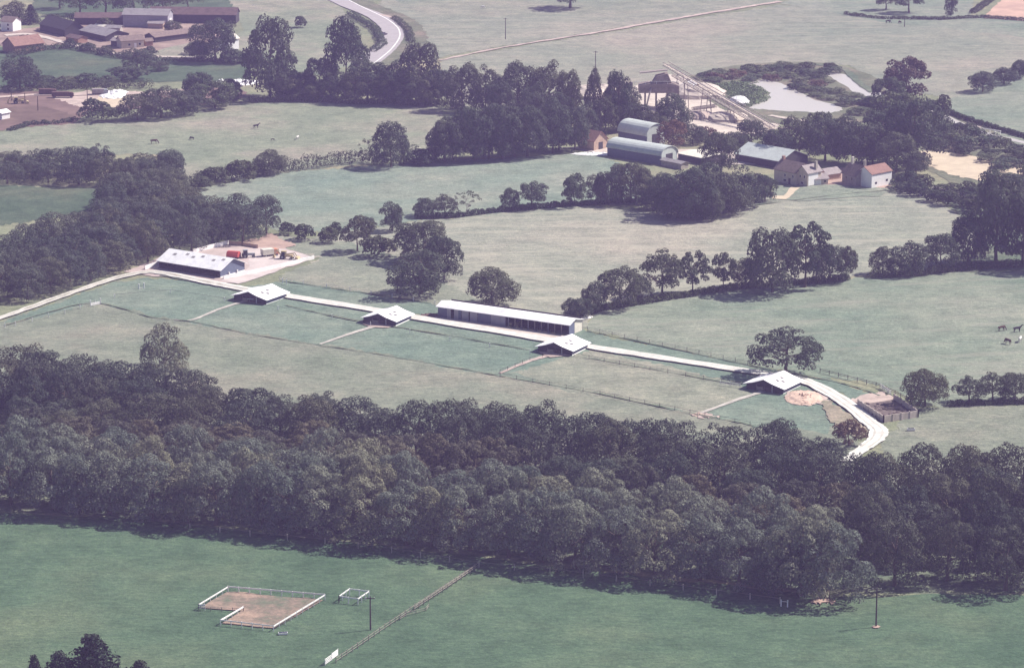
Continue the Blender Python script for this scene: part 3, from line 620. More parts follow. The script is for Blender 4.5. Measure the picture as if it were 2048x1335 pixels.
pf = [(q.x, q.y, .4, 3.2, 3.2, .9) for q in scatter([(1400,172),(1480,168),(1520,182),(1525,200),(1490,212),(1440,196)], 3.2, 44, 3000, 120)]
tag(link('reed_bed', leaf_mesh('reed_bed', pf, 9000, .6, 'leaf_reed', 45, cull=0)), 'flat bluish green reed bed left of the pond', 'reeds', kind='stuff')
# ------------------------------------------------------------------ buildings
def frame(A, B):
    a, b_ = P(*A), P(*B); d = b_-a; return a, d.length, math.atan2(d.y, d.x)
def gable_roof(mb_, L, D, e, r, oh=.4, th=.14, along='x', off=0.5, sag=0):
    """closed roof slab, ridge along x (or y); off = ridge position across the span"""
    W_ = D if along == 'x' else L; N_ = L if along == 'x' else D
    k1 = (r-e)/(W_*off); k2 = (r-e)/(W_*(1-off))
    left = [(-oh, e-oh*k1)]+([(W_*off*.5, (e+r)/2-sag)] if sag else [])+[(W_*off, r)]
    right = ([(W_*(1+off)*.5, (e+r)/2-sag)] if sag else [])+[(W_+oh, e-oh*k2)]
    top = left+right; poly = [(a, b_+th) for a, b_ in top]+[(a, b_) for a, b_ in reversed(top)]
    n = len(top)
    mk = (lambda a, b_, c: (c, a, b_)) if along == 'x' else (lambda a, b_, c: (a, c, b_))
    vs = [mk(a, b_, -oh) for a, b_ in poly]+[mk(a, b_, N_+oh) for a, b_ in poly]; fs = []
    for i in range(n-1):
        j = 2*n-1-i; fs += [(i, i+1, j-1, j), (i+2*n, j+2*n, j-1+2*n, i+1+2*n), (i, i+2*n, i+1+2*n, i+1), (j, j-1, j-1+2*n, j+2*n)]
    fs += [(0, 2*n-1, 4*n-1, 2*n), (n-1, n-1+2*n, 3*n, n)]
    return mb_.add(vs, fs)
def shell(L, D, e, r, along='x', off=.5, th=.2):
    m_ = MB()
    if along == 'x':
        poly = [(0, 0), (D, 0), (D, e), (D*off, r), (0, e)]; m_.prism(poly, 0, L, 'x')
    else:
        poly = [(0, 0), (L, 0), (L, e), (L*off, r), (0, e)]; m_.prism(poly, 0, D, 'y')
    return m_
def opening(parent, name, mat, x, z, w_, h, y=0, face='front', pane=None, L=0, D=0):
    """a framed opening set proud of a wall: face front (y=0), right (x=L)"""
    m_ = MB(); q = .07
    if face == 'front': m_.box(x-w_/2, y-.05, z, x+w_/2, y+.02, z+h); k = MB().box(x-w_/2+q, y-.07, z+q, x+w_/2-q, y-.051, z+h-q)
    else: m_.box(L-.02, x-w_/2, z, L+.05, x+w_/2, z+h); k = MB().box(L+.051, x-w_/2+q, z+q, L+.07, x+w_/2-q, z+h-q)
    o = m_.build(name, mat, parent)
    if pane: k.build('pane', pane, o)
    return o
def house(name, label, A, B, D, e, r, wall, roof, along='x', off=.5, oh=.4, th=.14, group=None, cat='building', ops=()):
    a, L, rz = frame(A, B); t_ = empty(name, a, rz, label, cat, group)
    k = (r-e)/((D if along == 'x' else L)*.5)
    shell(L, D, e-.02, r-.02, along, off).build('wall', wall, t_)
    gable_roof(MB(), L, D, e, r, oh, th, along, off).build('roof', roof, t_)
    for o in ops:
        nm, mt, x, z, w_, h = o[:6]; fc = o[6] if len(o) > 6 else 'front'
        opening(t_, nm, mt, x*(L if fc == 'front' else D), z, w_, h, 0, fc, 'glass_dark' if nm == 'window' else None, L, D)
    return t_, L
# main stable
a, L, rz = frame((318,537), (441,556.5)); D = 11
t_ = empty('stable_barn', a, rz, 'long dark stable with a pale sheet roof beside the walled yard at left', 'stable')
m_ = MB().box(0, D-.2, 0, L, D, 2.5).box(0, .2, 0, .2, D-.2, 2.5); m_.build('wall', 'wall_dark', t_)
MB().prism([(0, .5), (D, .5), (D, 2.48), (D/2, 4.75), (0, 2.48)], L-.2, L, 'x').build('gable_wall', 'wall_blue', t_)
MB().box(L-.22, 0, 0, L+.04, D, .5).build('plinth', 'white_paint', t_)
MB().prism([(0, 0), (D, 0), (D, 2.48), (D/2, 4.75), (0, 2.48)], 0, .19, 'x').build('gable_wall', 'wall_dark', t_)
m_ = MB().box(.2, 0, 0, L-.22, .15, .95); m_.build('stall_front', 'wood_dark', t_)
for i in range(9):
    x = .3+(L-.8)*i/8; MB().box(x, .02, .95, x+.18, .2, 2.5).build('post', 'wood_dark', t_)
gable_roof(MB(), L, D, 2.5, 4.8, .6, .12, 'x').build('roof', 'roof_white', t_)
for i, fx in enumerate((.12, .3, .42, .55, .75, .88)):
    x = L*fx; y = 2.9+(i % 2)*.8; zz = 2.5+y*2.3/5.5+.15
    MB().add([(x, y, zz), (x+1.1, y, zz), (x+1.1, y+.9, zz+.376), (x, y+.9, zz+.376)], [(0, 1, 2, 3)]).build('roof_light', 'roof_grey', t_)
for yy in (3.5, 7.2): MB().box(L+.04, yy, 0, L+.4, yy+.35, 1.15).build('white_post', 'white_paint', t_)
MB().box(.1, -.25, 2.15, L-.1, -.12, 2.27).build('gutter', 'wood_grey', t_)
# small paddock stables: one built, three copied
def make_small():
    L, D, e, r = 9.6, 9.0, 1.55, 3.1
    t_ = empty('paddock_stable', (0,0,0)); tag(t_, 'x', 'stable', 'small white roofed stables along the track')
    MB().prism([(0, 0), (L, 0), (L, e), (L/2, r-.05), (0, e)], D-.15, D, 'y').build('back_wall', 'wall_dark', t_)
    MB().box(0, .15, 0, .15, D-.15, e).build('side_wall', 'wall_blue', t_)
    o = MB().box(L-.15, .15, .3, L, D-.15, e).build('side_wall', 'wall_blue', t_)
    MB().box(L-.17, .1, 0, L+.03, D-.1, .3).build('plinth', 'white_paint', t_)
    MB().box(0, 0, 0, 2.4, .14, e).build('front_wall', 'wall_dark', t_); MB().box(7.0, 0, 0, L, .14, e).build('front_wall', 'wall_dark', t_)
    MB().prism([(0, e+.01), (L, e+.01), (L/2, r-.06)], .03, .14, 'y').build('gable_panel', 'wall_dark', t_)
    MB().box(4.6, .16, 0, 4.75, 5, 1.4).build('partition', 'wood_grey', t_)
    MB().box(2.5, .9, .02, 4.4, 2.4, .5).build('hay_heap', 'hay', t_)
    MB().box(6.7, -.12, 0, 6.85, -.01, 1.7).build('post', 'white_paint', t_); MB().box(2.6, -.12, 0, 2.72, -.01, 1.5).build('post', 'wood_grey', t_)
    MB().box(2.75, -.08, .2, 4.4, -.02, 1.1).build('gate', 'wood_grey', t_)
    MB().box(4.8, -.08, .2, 6.65, -.02, 1.1).build('gate', 'wood_dark', t_)
    gable_roof(MB(), L, D, e+.02, r, .7, .1, 'y', .5, .16).build('roof', 'roof_white', t_)
    for x, y in ((6.2, 4.8), (7.4, 3.2), (6.4, 2.2)):
        zz = r-(x-L/2)*(r-e)/(L/2)+.07; MB().add([(x, y, zz+.02), (x+.8, y, zz-.24), (x+.8, y+.8, zz-.24), (x, y+.8, zz+.02)], [(0, 1, 2, 3)]).build('roof_light', 'roof_grey', t_)
    return t_
sm = make_small()
for i, (A, B, lab) in enumerate([((468,600),(532,609),'small stable nearest the walled yard, white roof, pale shelter at its open front'),
                                 ((727,645),(791,652.5),'small white roofed stable just left of the long barn'),
                                 ((1076,703),(1144,711.5),'small white roofed stable in front of the right end of the long barn'),
                                 ((1493,777),(1566,788),'small stable under the lone oak, beside the pink rubble heap')]):
    o = sm if i == 0 else copy_tree(sm); a, L, rz = frame(A, B); o.location = a; o.rotation_euler = (0, 0, rz); o['label'] = lab
    s_ = L/9.6; o.scale = (s_, s_, 1)
# long barn
a, L, rz = frame((876,633.5), (1138,671)); D = 7.0; e, r = 3.0, 3.9
t_ = empty('long_barn', a, rz, 'long open fronted barn with a white mono pitch roof and lilac door panels', 'barn')
MB().box(0, D-.15, 0, L, D, e+.55).build('back_wall', 'wall_dark', t_); MB().box(0, .1, 0, .15, D-.15, e).build('end_wall', 'brick', t_)
MB().box(L-.15, .1, 0, L, 2.9, e).build('end_wall', 'wall_blue', t_); MB().box(L-.15, 2.9, 0, L+.02, D-.15, e+.3).build('end_panel', 'wall_cream', t_)
gable_roof(MB(), L, D, e, r, .5, .12, 'x', .38).build('roof', 'roof_white', t_)
MB().box(.15, D-1.2, 0, L-.15, D-.3, .02).build('floor', 'concrete_old', t_)
def panel(x0, x1, mt, nm='door_panel', y=.0): MB().box(x0*L, y, .05, x1*L, y+.1, e).build(nm, mt, t_)
panel(.0, .07, 'wall_blue'); panel(.07, .10, 'panel_lilac'); panel(.125, .158, 'panel_lilac'); panel(.158, .18, 'wall_blue'); panel(.185, .238, 'panel_lilac', 'sliding_door')
panel(.248, .305, 'panel_lilac', 'sliding_door'); panel(.31, .405, 'wall_blue', 'sliding_door'); panel(.408, .52, 'panel_lilac', 'sliding_door')
for k in range(9):
    x = L*(.54+.05*k); MB().box(x, .0, 0, x+.18, .18, e).build('post', 'wood_grey' if k % 3 else 'panel_lilac', t_)
for k in range(7): MB().box(L*(.565+.05*k)-.05, .3, 0, L*(.565+.05*k)+.05, D-.6, 1.3).build('partition', 'wood_dark', t_)
MB().box(0, -.06, e-.28, L, -.0, e-.02).build('fascia', 'white_paint', t_)
bg_ = random.Random(9)
for k in range(7):
    m_ = MB()
    x = L*(.55+.055*k)+bg_.uniform(-.4, .4); c, s_ = math.cos(bg_.uniform(0, 3)), 0
    m_.box(x, -1.0+bg_.uniform(-.3, .3), .02, x+1.1, -.5, .45); o = m_.build('hay_bale', 'hay')
    o.matrix_world = Matrix.Translation(a) @ Matrix.Rotation(rz, 4, 'Z'); tag(o, f'straw bale {ordn(k)} from the left on the apron before the long barn', 'bale', 'bales in front of the long barn')
for k in range(6):
    m_ = MB(); 
    x = L*(.53)+bg_.uniform(0, 3); z = .02+.5*(k//3); m_.box(x, .3+(k % 3)*1.2, z, x+1.1, 1.3+(k % 3)*1.2, z+.48); o = m_.build('straw_bale', 'hay')
    o.matrix_world = Matrix.Translation(a) @ Matrix.Rotation(rz, 4, 'Z'); tag(o, ('upper' if k > 2 else 'lower')+f' straw bale, {ordn(k % 3)} from the front, inside the first open bay of the long barn', 'bale', 'bales stacked in the long barn')
# far farm
def barrel(name, label, A, B, D, e, r, ops=True):
    a, L, rz = frame(A, B); t_ = empty(name, a, rz, label, 'barn', 'barrel roofed barns'); n = 12
    arc = [(D/2-D/2*math.cos(math.pi*i/n), e+(r-e)*math.sin(math.pi*i/n)) for i in range(n+1)]
    MB().prism([(0, 0), (D, 0)]+[(y, z-.03) for y, z in reversed(arc)], .1, L-.1, 'x').build('wall', 'wall_blue', t_)
    vs = [(x, (y-D/2)*1.03+D/2, z+.02) for x in (-.3, L+.3) for y, z in arc]+[(x, (y-D/2)*1.05+D/2, z+.16) for x in (-.3, L+.3) for y, z in arc]
    k = n+1; fs = []
    for i in range(n):
        fs += [(i, i+1, k+i+1, k+i), (2*k+i, 3*k+i, 3*k+i+1, 2*k+i+1), (i, 2*k+i, 2*k+i+1, i+1), (k+i, k+i+1, 3*k+i+1, 3*k+i)]
    fs += [(0, k, 3*k, 2*k), (k-1, 3*k-1, 4*k-1, 2*k-1)]
    MB().add(vs, fs).build('roof', 'roof_pale', t_)
    MB().prism([(.3, 0), (D-.3, 0)]+[(max(.3, min(D-.3, y)), z-.15) for y, z in reversed(arc)], L-.09, L-.02, 'x').build('end_panel', 'roof_pale', t_)
    MB().box(L-.01, D*.3, 0, L+.06, D*.7, e+.4).build('door', 'wall_dark', t_)
    return t_
barrel('barrel_barn', 'nearer and longer barrel roofed barn with an open dark end', (1214,312), (1322,330), 8.5, 2.9, 5.7)
barrel('barrel_barn', 'farther and shorter barrel roofed barn with a pale green curved roof', (1236,283), (1293,294), 9, 3.6, 7.4)
house('brick_barn', 'brick gabled barn with a red tiled roof at the edge of the field', (1157,297), (1188,302), 7, 3.4, 6.2, 'brick_pale', 'tile_red', 'x', ops=[('door','wall_dark',.5,.02,2.2,2.6,'right'),('window','wood_grey',.4,1.4,.9,.9)])
house('low_shed', 'long low grey shed directly below the barrel barns', (1322,331), (1362,339), 3.5, 1.9, 2.4, 'stone', 'roof_grey', 'x', group='low farm sheds')
house('flat_roof_shed', 'wide low shed with a cream roof right of the barrel barns', (1356,320), (1405,330), 11, 2.2, 2.7, 'wall_dark', 'wall_cream', 'x', oh=.2, group='low farm sheds')
house('grey_roof_shed', 'long shed with a big pale grey roof behind the farmhouse', (1470,322), (1560,338), 14, 2.6, 5.4, 'wall_dark', 'roof_pale', 'x', group='low farm sheds')
house('small_shed', 'small pale shed between the gravel works and the round tree', (1530,290), (1562,294), 7, 2.2, 3.0, 'stone', 'tile_grey', 'x', group='low farm sheds')
t_, L = house('farmhouse', 'brown roofed farmhouse with a rendered front and tall chimney', (1548,362), (1592,371), 7, 4.2, 6.8, 'render', 'tile_brown', 'x', ops=[('window','white_paint',.86,2.2,.7,1.0),('window','white_paint',.5,2.2,.7,1.0),('window','white_paint',.5,.6,1.4,.9),('door','wood_dark',.7,0,.9,1.9)])
MB().box(.4, 3, 5, 1.2, 3.9, 8).build('chimney', 'brick', t_); 
t_, L = house('hipped_house', 'grey roofed house with a bright white side wall next to the brown farmhouse', (1594,370), (1615,374), 6.5, 4.6, 6.6, 'render', 'tile_grey', 'y', ops=[('window','white_paint',.3,2.6,.7,1.0),('window','white_paint',.7,2.6,.7,1.0),('window','white_paint',.5,.6,1.2,.9)])
MB().box(L+.01, .3, .3, L+.07, 5, 4.5).build('side_wall', 'white_paint', t_); MB().box(L-.9, 4, 5.4, L-.1, 4.8, 7.8).build('chimney', 'stone', t_)
house('garage', 'low grey roofed outhouse with a white door between the two houses', (1628,371), (1656,369), 4.5, 2.1, 3.4, 'render', 'tile_grey', 'x', ops=[('door','white_paint',.3,.02,2.0,1.8),('window','wood_grey',.78,.8,.7,.7)], group='outhouses')
house('brick_outhouse', 'low pinkish brick outhouse left of the chimney stacks', (1655,362), (1682,358), 5, 2.2, 3.6, 'brick_pale', 'tile_grey', 'x', group='outhouses')
t_, L = house('old_house', 'dark gabled old house with two tall pale chimneys', (1684,366), (1712,374), 6, 3.6, 6.4, 'tile_grey', 'tile_brown', 'x', ops=[('window','wood_grey',.3,1.8,.7,.9),('window','wood_grey',.7,1.8,.7,.9)])
MB().box(1.2, 2.6, 5.4, 1.9, 3.3, 8.6).build('chimney', 'wall_cream', t_); MB().box(L-.5, 3, 5, L+.2, 3.8, 8.4).build('chimney', 'stone', t_)
house('white_walled_house', 'white walled house with a pink tiled roof at the edge of the lawn', (1743,377), (1783,369), 6.5, 4.6, 6.6, 'white_paint', 'tile_red', 'x', oh=.25,
      ops=[('window','wood_grey',.22,1.2,.9,.7),('window','wood_grey',.76,1.5,1,.7)])
house('glasshouse', 'long low pale roofed shed half hidden in the shady bank', (1862,388), (1945,408), 3, 1.4, 2.2, 'wood_grey', 'tile_grey', 'x')
house('hut', 'tiny pale hut at the lawn corner right of the white walled house', (1838,391), (1846,393), 1.8, 1.6, 2.2, 'white_paint', 'tile_grey', 'x')
# stream sluice
a, L, rz = frame((1945,262), (1958,264)); t_ = empty('sluice', a, rz, 'small concrete sluice with pale railings on the stream', 'sluice')
MB().box(0, 0, 0, L, 1.2, 1.8).build('block', 'concrete_old', t_); MB().box(L, .4, 1.3, L+9, .6, 1.5).build('rail', 'white_paint', t_)
for k in range(4): MB().box(L+2+k*2.2, .4, 0, L+2.15+k*2.2, .6, 1.3).build('post', 'white_paint', t_)
# top left farm
house('grey_barn', 'big pale grey barn with one white roof end at the top left farm', (246,54), (336,56), 9, 5.2, 7.2, 'panel_lilac', 'roof_grey', 'x', ops=[('door','white_paint',.5,0,3.2,3.4,'right')])
a, L, rz = frame((246,54), (336,56)); o = MB()
house('long_red_barn', 'very long dark red roofed barn right of the pale grey barn', (300,46), (472,48), 9, 3.8, 6.2, 'wall_dark', 'roof_red', 'x')
house('dark_barn', 'low dark barn with a long brown roof left of the pale grey barn', (150,50), (246,50), 8, 3.0, 4.6, 'wall_dark', 'roof_red', 'x')
house('black_barn', 'broad black roofed barn behind the red roofed shed', (80,62), (130,74), 9, 3, 6.0, 'wall_dark', 'wall_dark', 'x')
house('red_roof_shed', 'red roofed shed at the left edge of the top left farm', (30,108), (88,101), 9, 3.2, 6.0, 'brick', 'tile_red', 'x', ops=[('door','wood_dark',.3,.02,2,2)])
house('white_house', 'white cottage at the far left edge of the frame', (2,62), (26,64), 6, 4.2, 5.8, 'white_paint', 'tile_brown', 'x', ops=[('window','wood_grey',.6,2.3,.9,.9),('window','wood_grey',.6,.6,.9,.9)])
house('cart_shed', 'open cart shed with a sloping grey roof in the middle of the farmyard', (160,72), (212,84), 11, 2.4, 4.2, 'wall_dark', 'roof_grey', 'x', ops=[('door','wall_cream',.5,.02,3,2,'right')], group='farmyard sheds')
house('brick_cottage', 'small tan walled cottage at the front of the farmyard', (243,98), (288,95), 6, 3.2, 4.8, 'render', 'tile_brown', 'x', ops=[('window','white_paint',.35,1,1,1),('door','white_paint',.62,.02,1,2),('window','white_paint',.82,1,1,1)], group='farmyard sheds')
house('low_brown_shed', 'low brown roofed shed right of the tan cottage', (310,86), (388,76), 7, 2.3, 3.6, 'wall_dark', 'tile_brown', 'x', group='farmyard sheds')
house('lean_to', 'small pale lean-to against the front of the pale grey barn', (296,57), (326,58), 3.4, 2.2, 3.0, 'brick_pale', 'tile_grey', 'x', group='farmyard sheds')
house('white_cottage', 'bright white gabled cottage beside the large round tree', (458,101), (478,98), 6, 4.4, 6.0, 'white_paint', 'wall_cream', 'x', ops=[('window','wood_grey',.5,2.4,.8,.8)])
house('white_tent_shed', 'small white hut at the left edge below the farm', (4,240), (20,237), 4, 2.4, 3.2, 'white_paint', 'white_paint', 'x')
house('tin_shed', 'small tin shed at the back of the farmyard beside the grey barn', (212,66), (240,67), 4, 2.2, 3.0, 'stone', 'roof_grey', 'x', group='farmyard sheds')
house('pale_shed', 'small pale roofed shed behind the open cart shed', (188,62), (206,64), 3.5, 2.0, 2.7, 'wall_cream', 'wall_cream', 'x', group='farmyard sheds')
house('brick_shed', 'little brick shed right of the tan cottage', (292,93), (306,92), 3.5, 2.1, 3.0, 'brick', 'tile_brown', 'x', group='farmyard sheds')
house('store_shed', 'narrow dark store between the cart shed and tan cottage', (222,92), (238,94), 4, 2.3, 3.2, 'wall_dark', 'tile_grey', 'x', group='farmyard sheds')
house('lean_shed', 'low reddish shed left of the cart shed', (132,84), (156,88), 5, 2.1, 3.0, 'brick', 'roof_red', 'x', group='farmyard sheds')
row([(140,96,76,26,'bush'),(176,102,84,28,'bush'),(212,108,90,24,'bush'),(300,112,92,30,'bush'),(345,66,40,34,'round'),(385,108,86,36,'bush'),(110,58,26,34,'round'),(212,60,34,30,'bush'),(54,92,66,36,'bush')], 'bush or tree', 'among the top left farm buildings', 'planting in the top left farm')
# ------------------------------------------------------------------ walls and fences
def wall(pts, h, th, mat, name, label, cat='wall', piers=0):
    pts = [P(x, y) for x, y in pts]; t_ = empty(name, pts[0], 0, label, cat); o0 = pts[0]
    for a, b_ in zip(pts, pts[1:]):
        MB().beam(a-o0+Vector((0, 0, h/2)), b_-o0+Vector((0, 0, h/2)), th, h).build('wall_run', mat, t_)
        if piers:
            L = (b_-a).length; n = max(1, round(L/piers))
            for k in range(n+1):
                q = a.lerp(b_, k/n)-o0; MB().box(q.x-.2, q.y-.2, 0, q.x+.2, q.y+.2, h+.12).build('pier', mat, t_)
    return t_
wall([(447,559),(500,548),(560,535),(628,518)], 1.1, .22, 'white_paint', 'yard_wall', 'long white wall along the near side of the stable yard')
wall([(386,507),(420,498),(457,489)], 1.3, .22, 'white_paint', 'yard_wall', 'white wall behind the stable against the left wood')
wall([(290,540),(322,529)], 1.3, .22, 'white_paint', 'yard_wall', 'short white wall at the left end of the stable')
wall([(459,490),(485,492),(515,497)], 1.2, .3, 'brick_pale', 'yard_wall', 'pinkish block wall at the back of the stable yard', piers=3)
def fence(pts, h, rails, name, label, mat='white_paint', post=2.4, pw=.12, rh=.14, pmat=None, cat='fence', extra=0):
    pts = [P(x, y) for x, y in pts]; o0 = pts[0]; t_ = empty(name, o0, 0, label, cat); z = Vector((0, 0, 1))
    for a, b_ in zip(pts, pts[1:]):
        L = (b_-a).length; n = max(1, round(L/post))
        for k in range(n+1):
            if k == 0 and a is not pts[0]: continue
            q = a.lerp(b_, k/n)-o0; MB().box(q.x-pw/2, q.y-pw/2, 0, q.x+pw/2, q.y+pw/2, h+.05).build('post', pmat or mat, t_)
        for rz_ in rails: MB().beam(a-o0+z*rz_, b_-o0+z*rz_, .06, rh).build('rail', mat, t_)
    return t_
fence([(397,1219),(456,1183)], 1.25, [1.08], 'arena_fence', 'white rail fence on the left side of the riding arena', rh=.27)
fence([(456,1183),(650,1199)], 1.25, [1.15], 'arena_fence', 'white rail fence along the far side of the riding arena', rh=.28, pw=.18)
fence([(650,1199),(547,1262)], 1.25, [1.08], 'arena_fence', 'white rail fence on the right side of the riding arena', rh=.27)
fence([(547,1262),(441,1250)], 1.25, [1.15], 'arena_fence', 'white rail fence along the near side of the riding arena', rh=.2, pw=.16)
fence([(441,1250),(487,1223)], 1.25, [1.08], 'arena_fence', 'short white rail fence inside the arena corner, left of the sand', rh=.34)
fence([(397,1219),(410,1220)], 1.25, [1.1, .6], 'arena_fence', 'very short white rail stub at the arena left corner', rh=.3, post=1.4)
fence([(487,1223),(400,1221)], .9, [.8], 'arena_fence', 'dull wooden rail along the notch of the riding arena', 'wood_grey', rh=.08)
t_ = fence([(678,1204),(699,1189),(738,1194),(716,1209),(678,1204)], 1.4, [1.3], 'small_pen', 'small square pen of white posts and rails right of the riding arena', rh=.26, pw=.2, post=2)
fence([(958,1133),(900,1172),(830,1218),(770,1258),(715,1296),(672,1325)], 1.2, [1.0, .5], 'field_fence', 'grey post and rail fence dividing the front pasture', 'wood_grey', rh=.08, pw=.14)
fence([(950,1140),(885,1184),(828,1222)], 1.1, [1.0, .6], 'field_fence', 'second grey rail fence close beside the upper end of the dividing fence', 'wood_grey', rh=.1, pw=.14)
fence([(800,1240),(812,1232),(852,1222),(858,1214)], .9, [.8, .4], 'broken_rails', 'low broken rails branching off the dividing fence', 'wood_grey', rh=.06, pw=.1)
fence([(650,1330),(664,1320)], 1.3, [1.2, .9, .6, .3], 'white_gate', 'white slatted gate at the bottom of the dividing fence', rh=.14, cat='gate')
fence([(664,1319),(676,1310)], 1.4, [1.2, .9, .6, .3], 'white_gate', 'bright white gate panel just above the bottom gate', rh=.26, cat='gate')
fence([(1562,1212),(1575,1213)], 1.4, [1.1], 'hurdle', 'small white hurdle in the shade at the end of the big wood', rh=.08, pw=.25, cat='hurdle')
fence([(380,1058),(500,1072),(650,1087),(783,1105),(958,1133),(1100,1146),(1300,1171),(1500,1198),(1560,1206)], 1.3, [1.1], 'edge_fence', 'pale post fence in the shadow along the front of the big wood', 'wood_grey', post=7, pw=.2, rh=.05, pmat='concrete_old')
fence([(565,567),(573,569)], 1.6, [.9], 'hurdle', 'white posts of a hurdle above the first small stable', pw=.22, cat='hurdle', rh=.05, post=1.2)
fence([(181,612),(201,608)], 1.7, [.7, .3], 'jump', 'white horse jump with two uprights in the tan field at left', pw=.22, cat='jump', rh=.3, post=3)
fence([(278,578),(288,576)], 1.5, [.2], 'gate_posts', 'pair of white gate posts beside the pale track at left', pw=.3, cat='gate', rh=.05, post=1.6)
fence([(10,655),(31,652),(130,627),(190,608)], 1.2, [1.0], 'paddock_fence', 'thin post fence at the left edge of the tan field', 'wood_grey', post=7, pw=.16, rh=.04, pmat='white_paint')
fence([(229,596),(341,586),(449,603),(556,620),(664,637),(900,682),(1060,708)], 1.2, [1.0], 'paddock_fence', 'thin post and wire fence across the green paddocks', 'wood_dark', post=14, pw=.18, rh=.04, pmat='white_paint')
fence([(560,562),(700,582),(870,609)], 1.2, [1.0, .6], 'verge_fence', 'thin fence above the track, left of the long barn', 'wood_grey', post=8, pw=.18, rh=.04, pmat='white_paint')
fence([(1175,662),(1350,698),(1520,735)], 1.2, [1.0, .6], 'verge_fence', 'thin fence above the track, right of the long barn', 'wood_dark', post=4, pw=.1, rh=.04)
fence([(1640,745),(1752,773),(1790,790),(1835,812)], 1.2, [1.05, .7], 'verge_fence', 'dark railing running down behind the walled pen', 'wood_dark', post=3, pw=.14, rh=.09)
fence([(1148,713),(1300,740),(1480,772)], 1.1, [.95], 'paddock_fence', 'thin dark wire fence from the third small stable to the fourth', 'wood_dark', post=5, pw=.1, rh=.05)
fence([(1000,753),(1200,790),(1380,827),(1500,851)], 1.1, [.95], 'paddock_fence', 'thin dark wire fence along the lower edge of the right paddock', 'wood_dark', post=5, pw=.1, rh=.05)
fence([(1000,747),(1060,722),(1110,708)], 1.1, [.95], 'path_fence', 'thin fence beside the path of the third small stable', 'wood_dark', post=4, pw=.1, rh=.04)
fence([(1440,770),(1480,775)], 1.2, [.6, 1.0], 'white_rail', 'white rail in the tree shadow left of the last small stable', pw=.1, rh=.12)
fence([(1500,170),(1540,160)], 1, [.8], 'pond_rail', 'short pale rail at the top of the pond', 'wood_grey')
# walled pen with muck
t_ = empty('walled_pen', P(1767,845), 0, 'concrete walled pen of dark muck beside the bend of the track', 'pen')
o0 = P(1767,845); cs = [P(1716,812)-o0, Vector((0, 0, 0)), P(1836,834)-o0, P(1788,801)-o0]
for i, (a, b_) in enumerate(zip(cs, cs[1:])):
    MB().beam(a+Vector((0, 0, .85)), b_+Vector((0, 0, .85)), .2, 1.7).build('wall_panel', 'concrete_old', t_)
    L = (b_-a).length; n = int(L/2.2)
    for k in range(n+1):
        q = a.lerp(b_, k/n); MB().box(q.x-.16, q.y-.16, 0, q.x+.16, q.y+.16, 1.85).build('pier', 'concrete_old', t_)
inner = [a.lerp(sum(cs, Vector())/4, .06) for a in cs]
m_ = MB(); gg = random.Random(5); m_.add([(q.x, q.y, .5) for q in inner]+[(q.x, q.y, .02) for q in inner], [(0, 1, 2, 3), (0, 4, 5, 1), (1, 5, 6, 2), (2, 6, 7, 3), (3, 7, 4, 0)])
for k in range(46):
    q = inner[0].lerp(inner[1], gg.random()).lerp(inner[3].lerp(inner[2], gg.random()), gg.random()); m_.blob((q.x, q.y, .5), (gg.uniform(.3, 1), gg.uniform(.3, 1), gg.uniform(.15, .4)), k, .3)
m_.build('muck_fill', 'muck', t_)
fence([(1760,776),(1782,790)], 1.3, [1.1, .7, .3], 'white_gate', 'white gate in the dark railing above the walled pen', rh=.2, cat='gate')
# rubble heap, gravel piles
def heap(name, label, c, n, spread, size, mat, cat, seed, hmax=1.2):
    gg = random.Random(seed); m_ = MB(); p0 = P(*c)
    m_.blob((0, 0, -.05), (spread[0]*1.05, spread[1]*1.05, max(.25, hmax*.55)), seed, .12, 14, 5)
    for k in range(n):
        a_ = gg.uniform(0, 6.283); d = gg.random()**.7; hh = hmax*(1-d)
        m_.blob((spread[0]*d*math.cos(a_), spread[1]*d*math.sin(a_), hh*gg.uniform(0, .8)), (size*gg.uniform(.5, 1.5), size*gg.uniform(.5, 1.5), size*gg.uniform(.4, 1)), k+seed*99, .35, 6, 4, False)
    return tag(m_.build(name, mat, None, p0), label, cat)
heap('rubble_heap', 'heap of broken pink bricks and rubble beside the last small stable', (1608,796), 160, (4.4, 7), .35, 'rubble', 'rubble heap', 2, 1.6)
heap('scrap_pile', 'low pile of reddish scrap against the left end of the long barn', (862,632), 40, (3.0, 3), .35, 'rust', 'scrap pile', 3, .8)
heap('stone_pile', 'white pile of stones in front of the brick barn', (1185,308), 50, (7, 3), .4, 'white_paint', 'stone pile', 4, .8)
heap('stone_pile', 'white blocks and a post behind the right end of the long barn', (1172,634), 14, (1.4, 2), .4, 'white_paint', 'stone pile', 6, .8)
heap('rubbish_pile', 'white and green jumble of scrap in the brown earth yard', (228,190), 60, (5, 10), .7, 'white_paint', 'scrap pile', 7, 1.6)
heap('rubbish_pile', 'scattered pale debris near the willows right of the earth yard', (470,165), 30, (8, 8), .6, 'white_paint', 'scrap pile', 8, .6)
heap('rubbish_pile', 'pinkish debris at the end of the paddock path by the wood', (1398,829), 12, (1.6, 2), .35, 'rubble', 'scrap pile', 9, .4)
def cone(label, c, r, h, mat='gravel', seed=0):
    return tag(MB().blob((0, 0, 0), (r, r, h), seed, .08, 16, 7).build('gravel_pile', mat, None, P(*c)), label, 'gravel pile', 'gravel piles at the works')
cone('broad cream gravel pile under the long conveyor', (1395,190), 11, 4.5, 'gravel', 1)
cone('pale gravel pile within the curved conveyor track', (1455,238), 8, 2.6, 'gravel', 2)
cone('small pinkish gravel pile left of the curved track', (1400,235), 6, 2.4, 'gravel_pink', 3)
cone('low gravel pile behind the round tree of the works', (1350,228), 7, 2.4, 'gravel', 4)
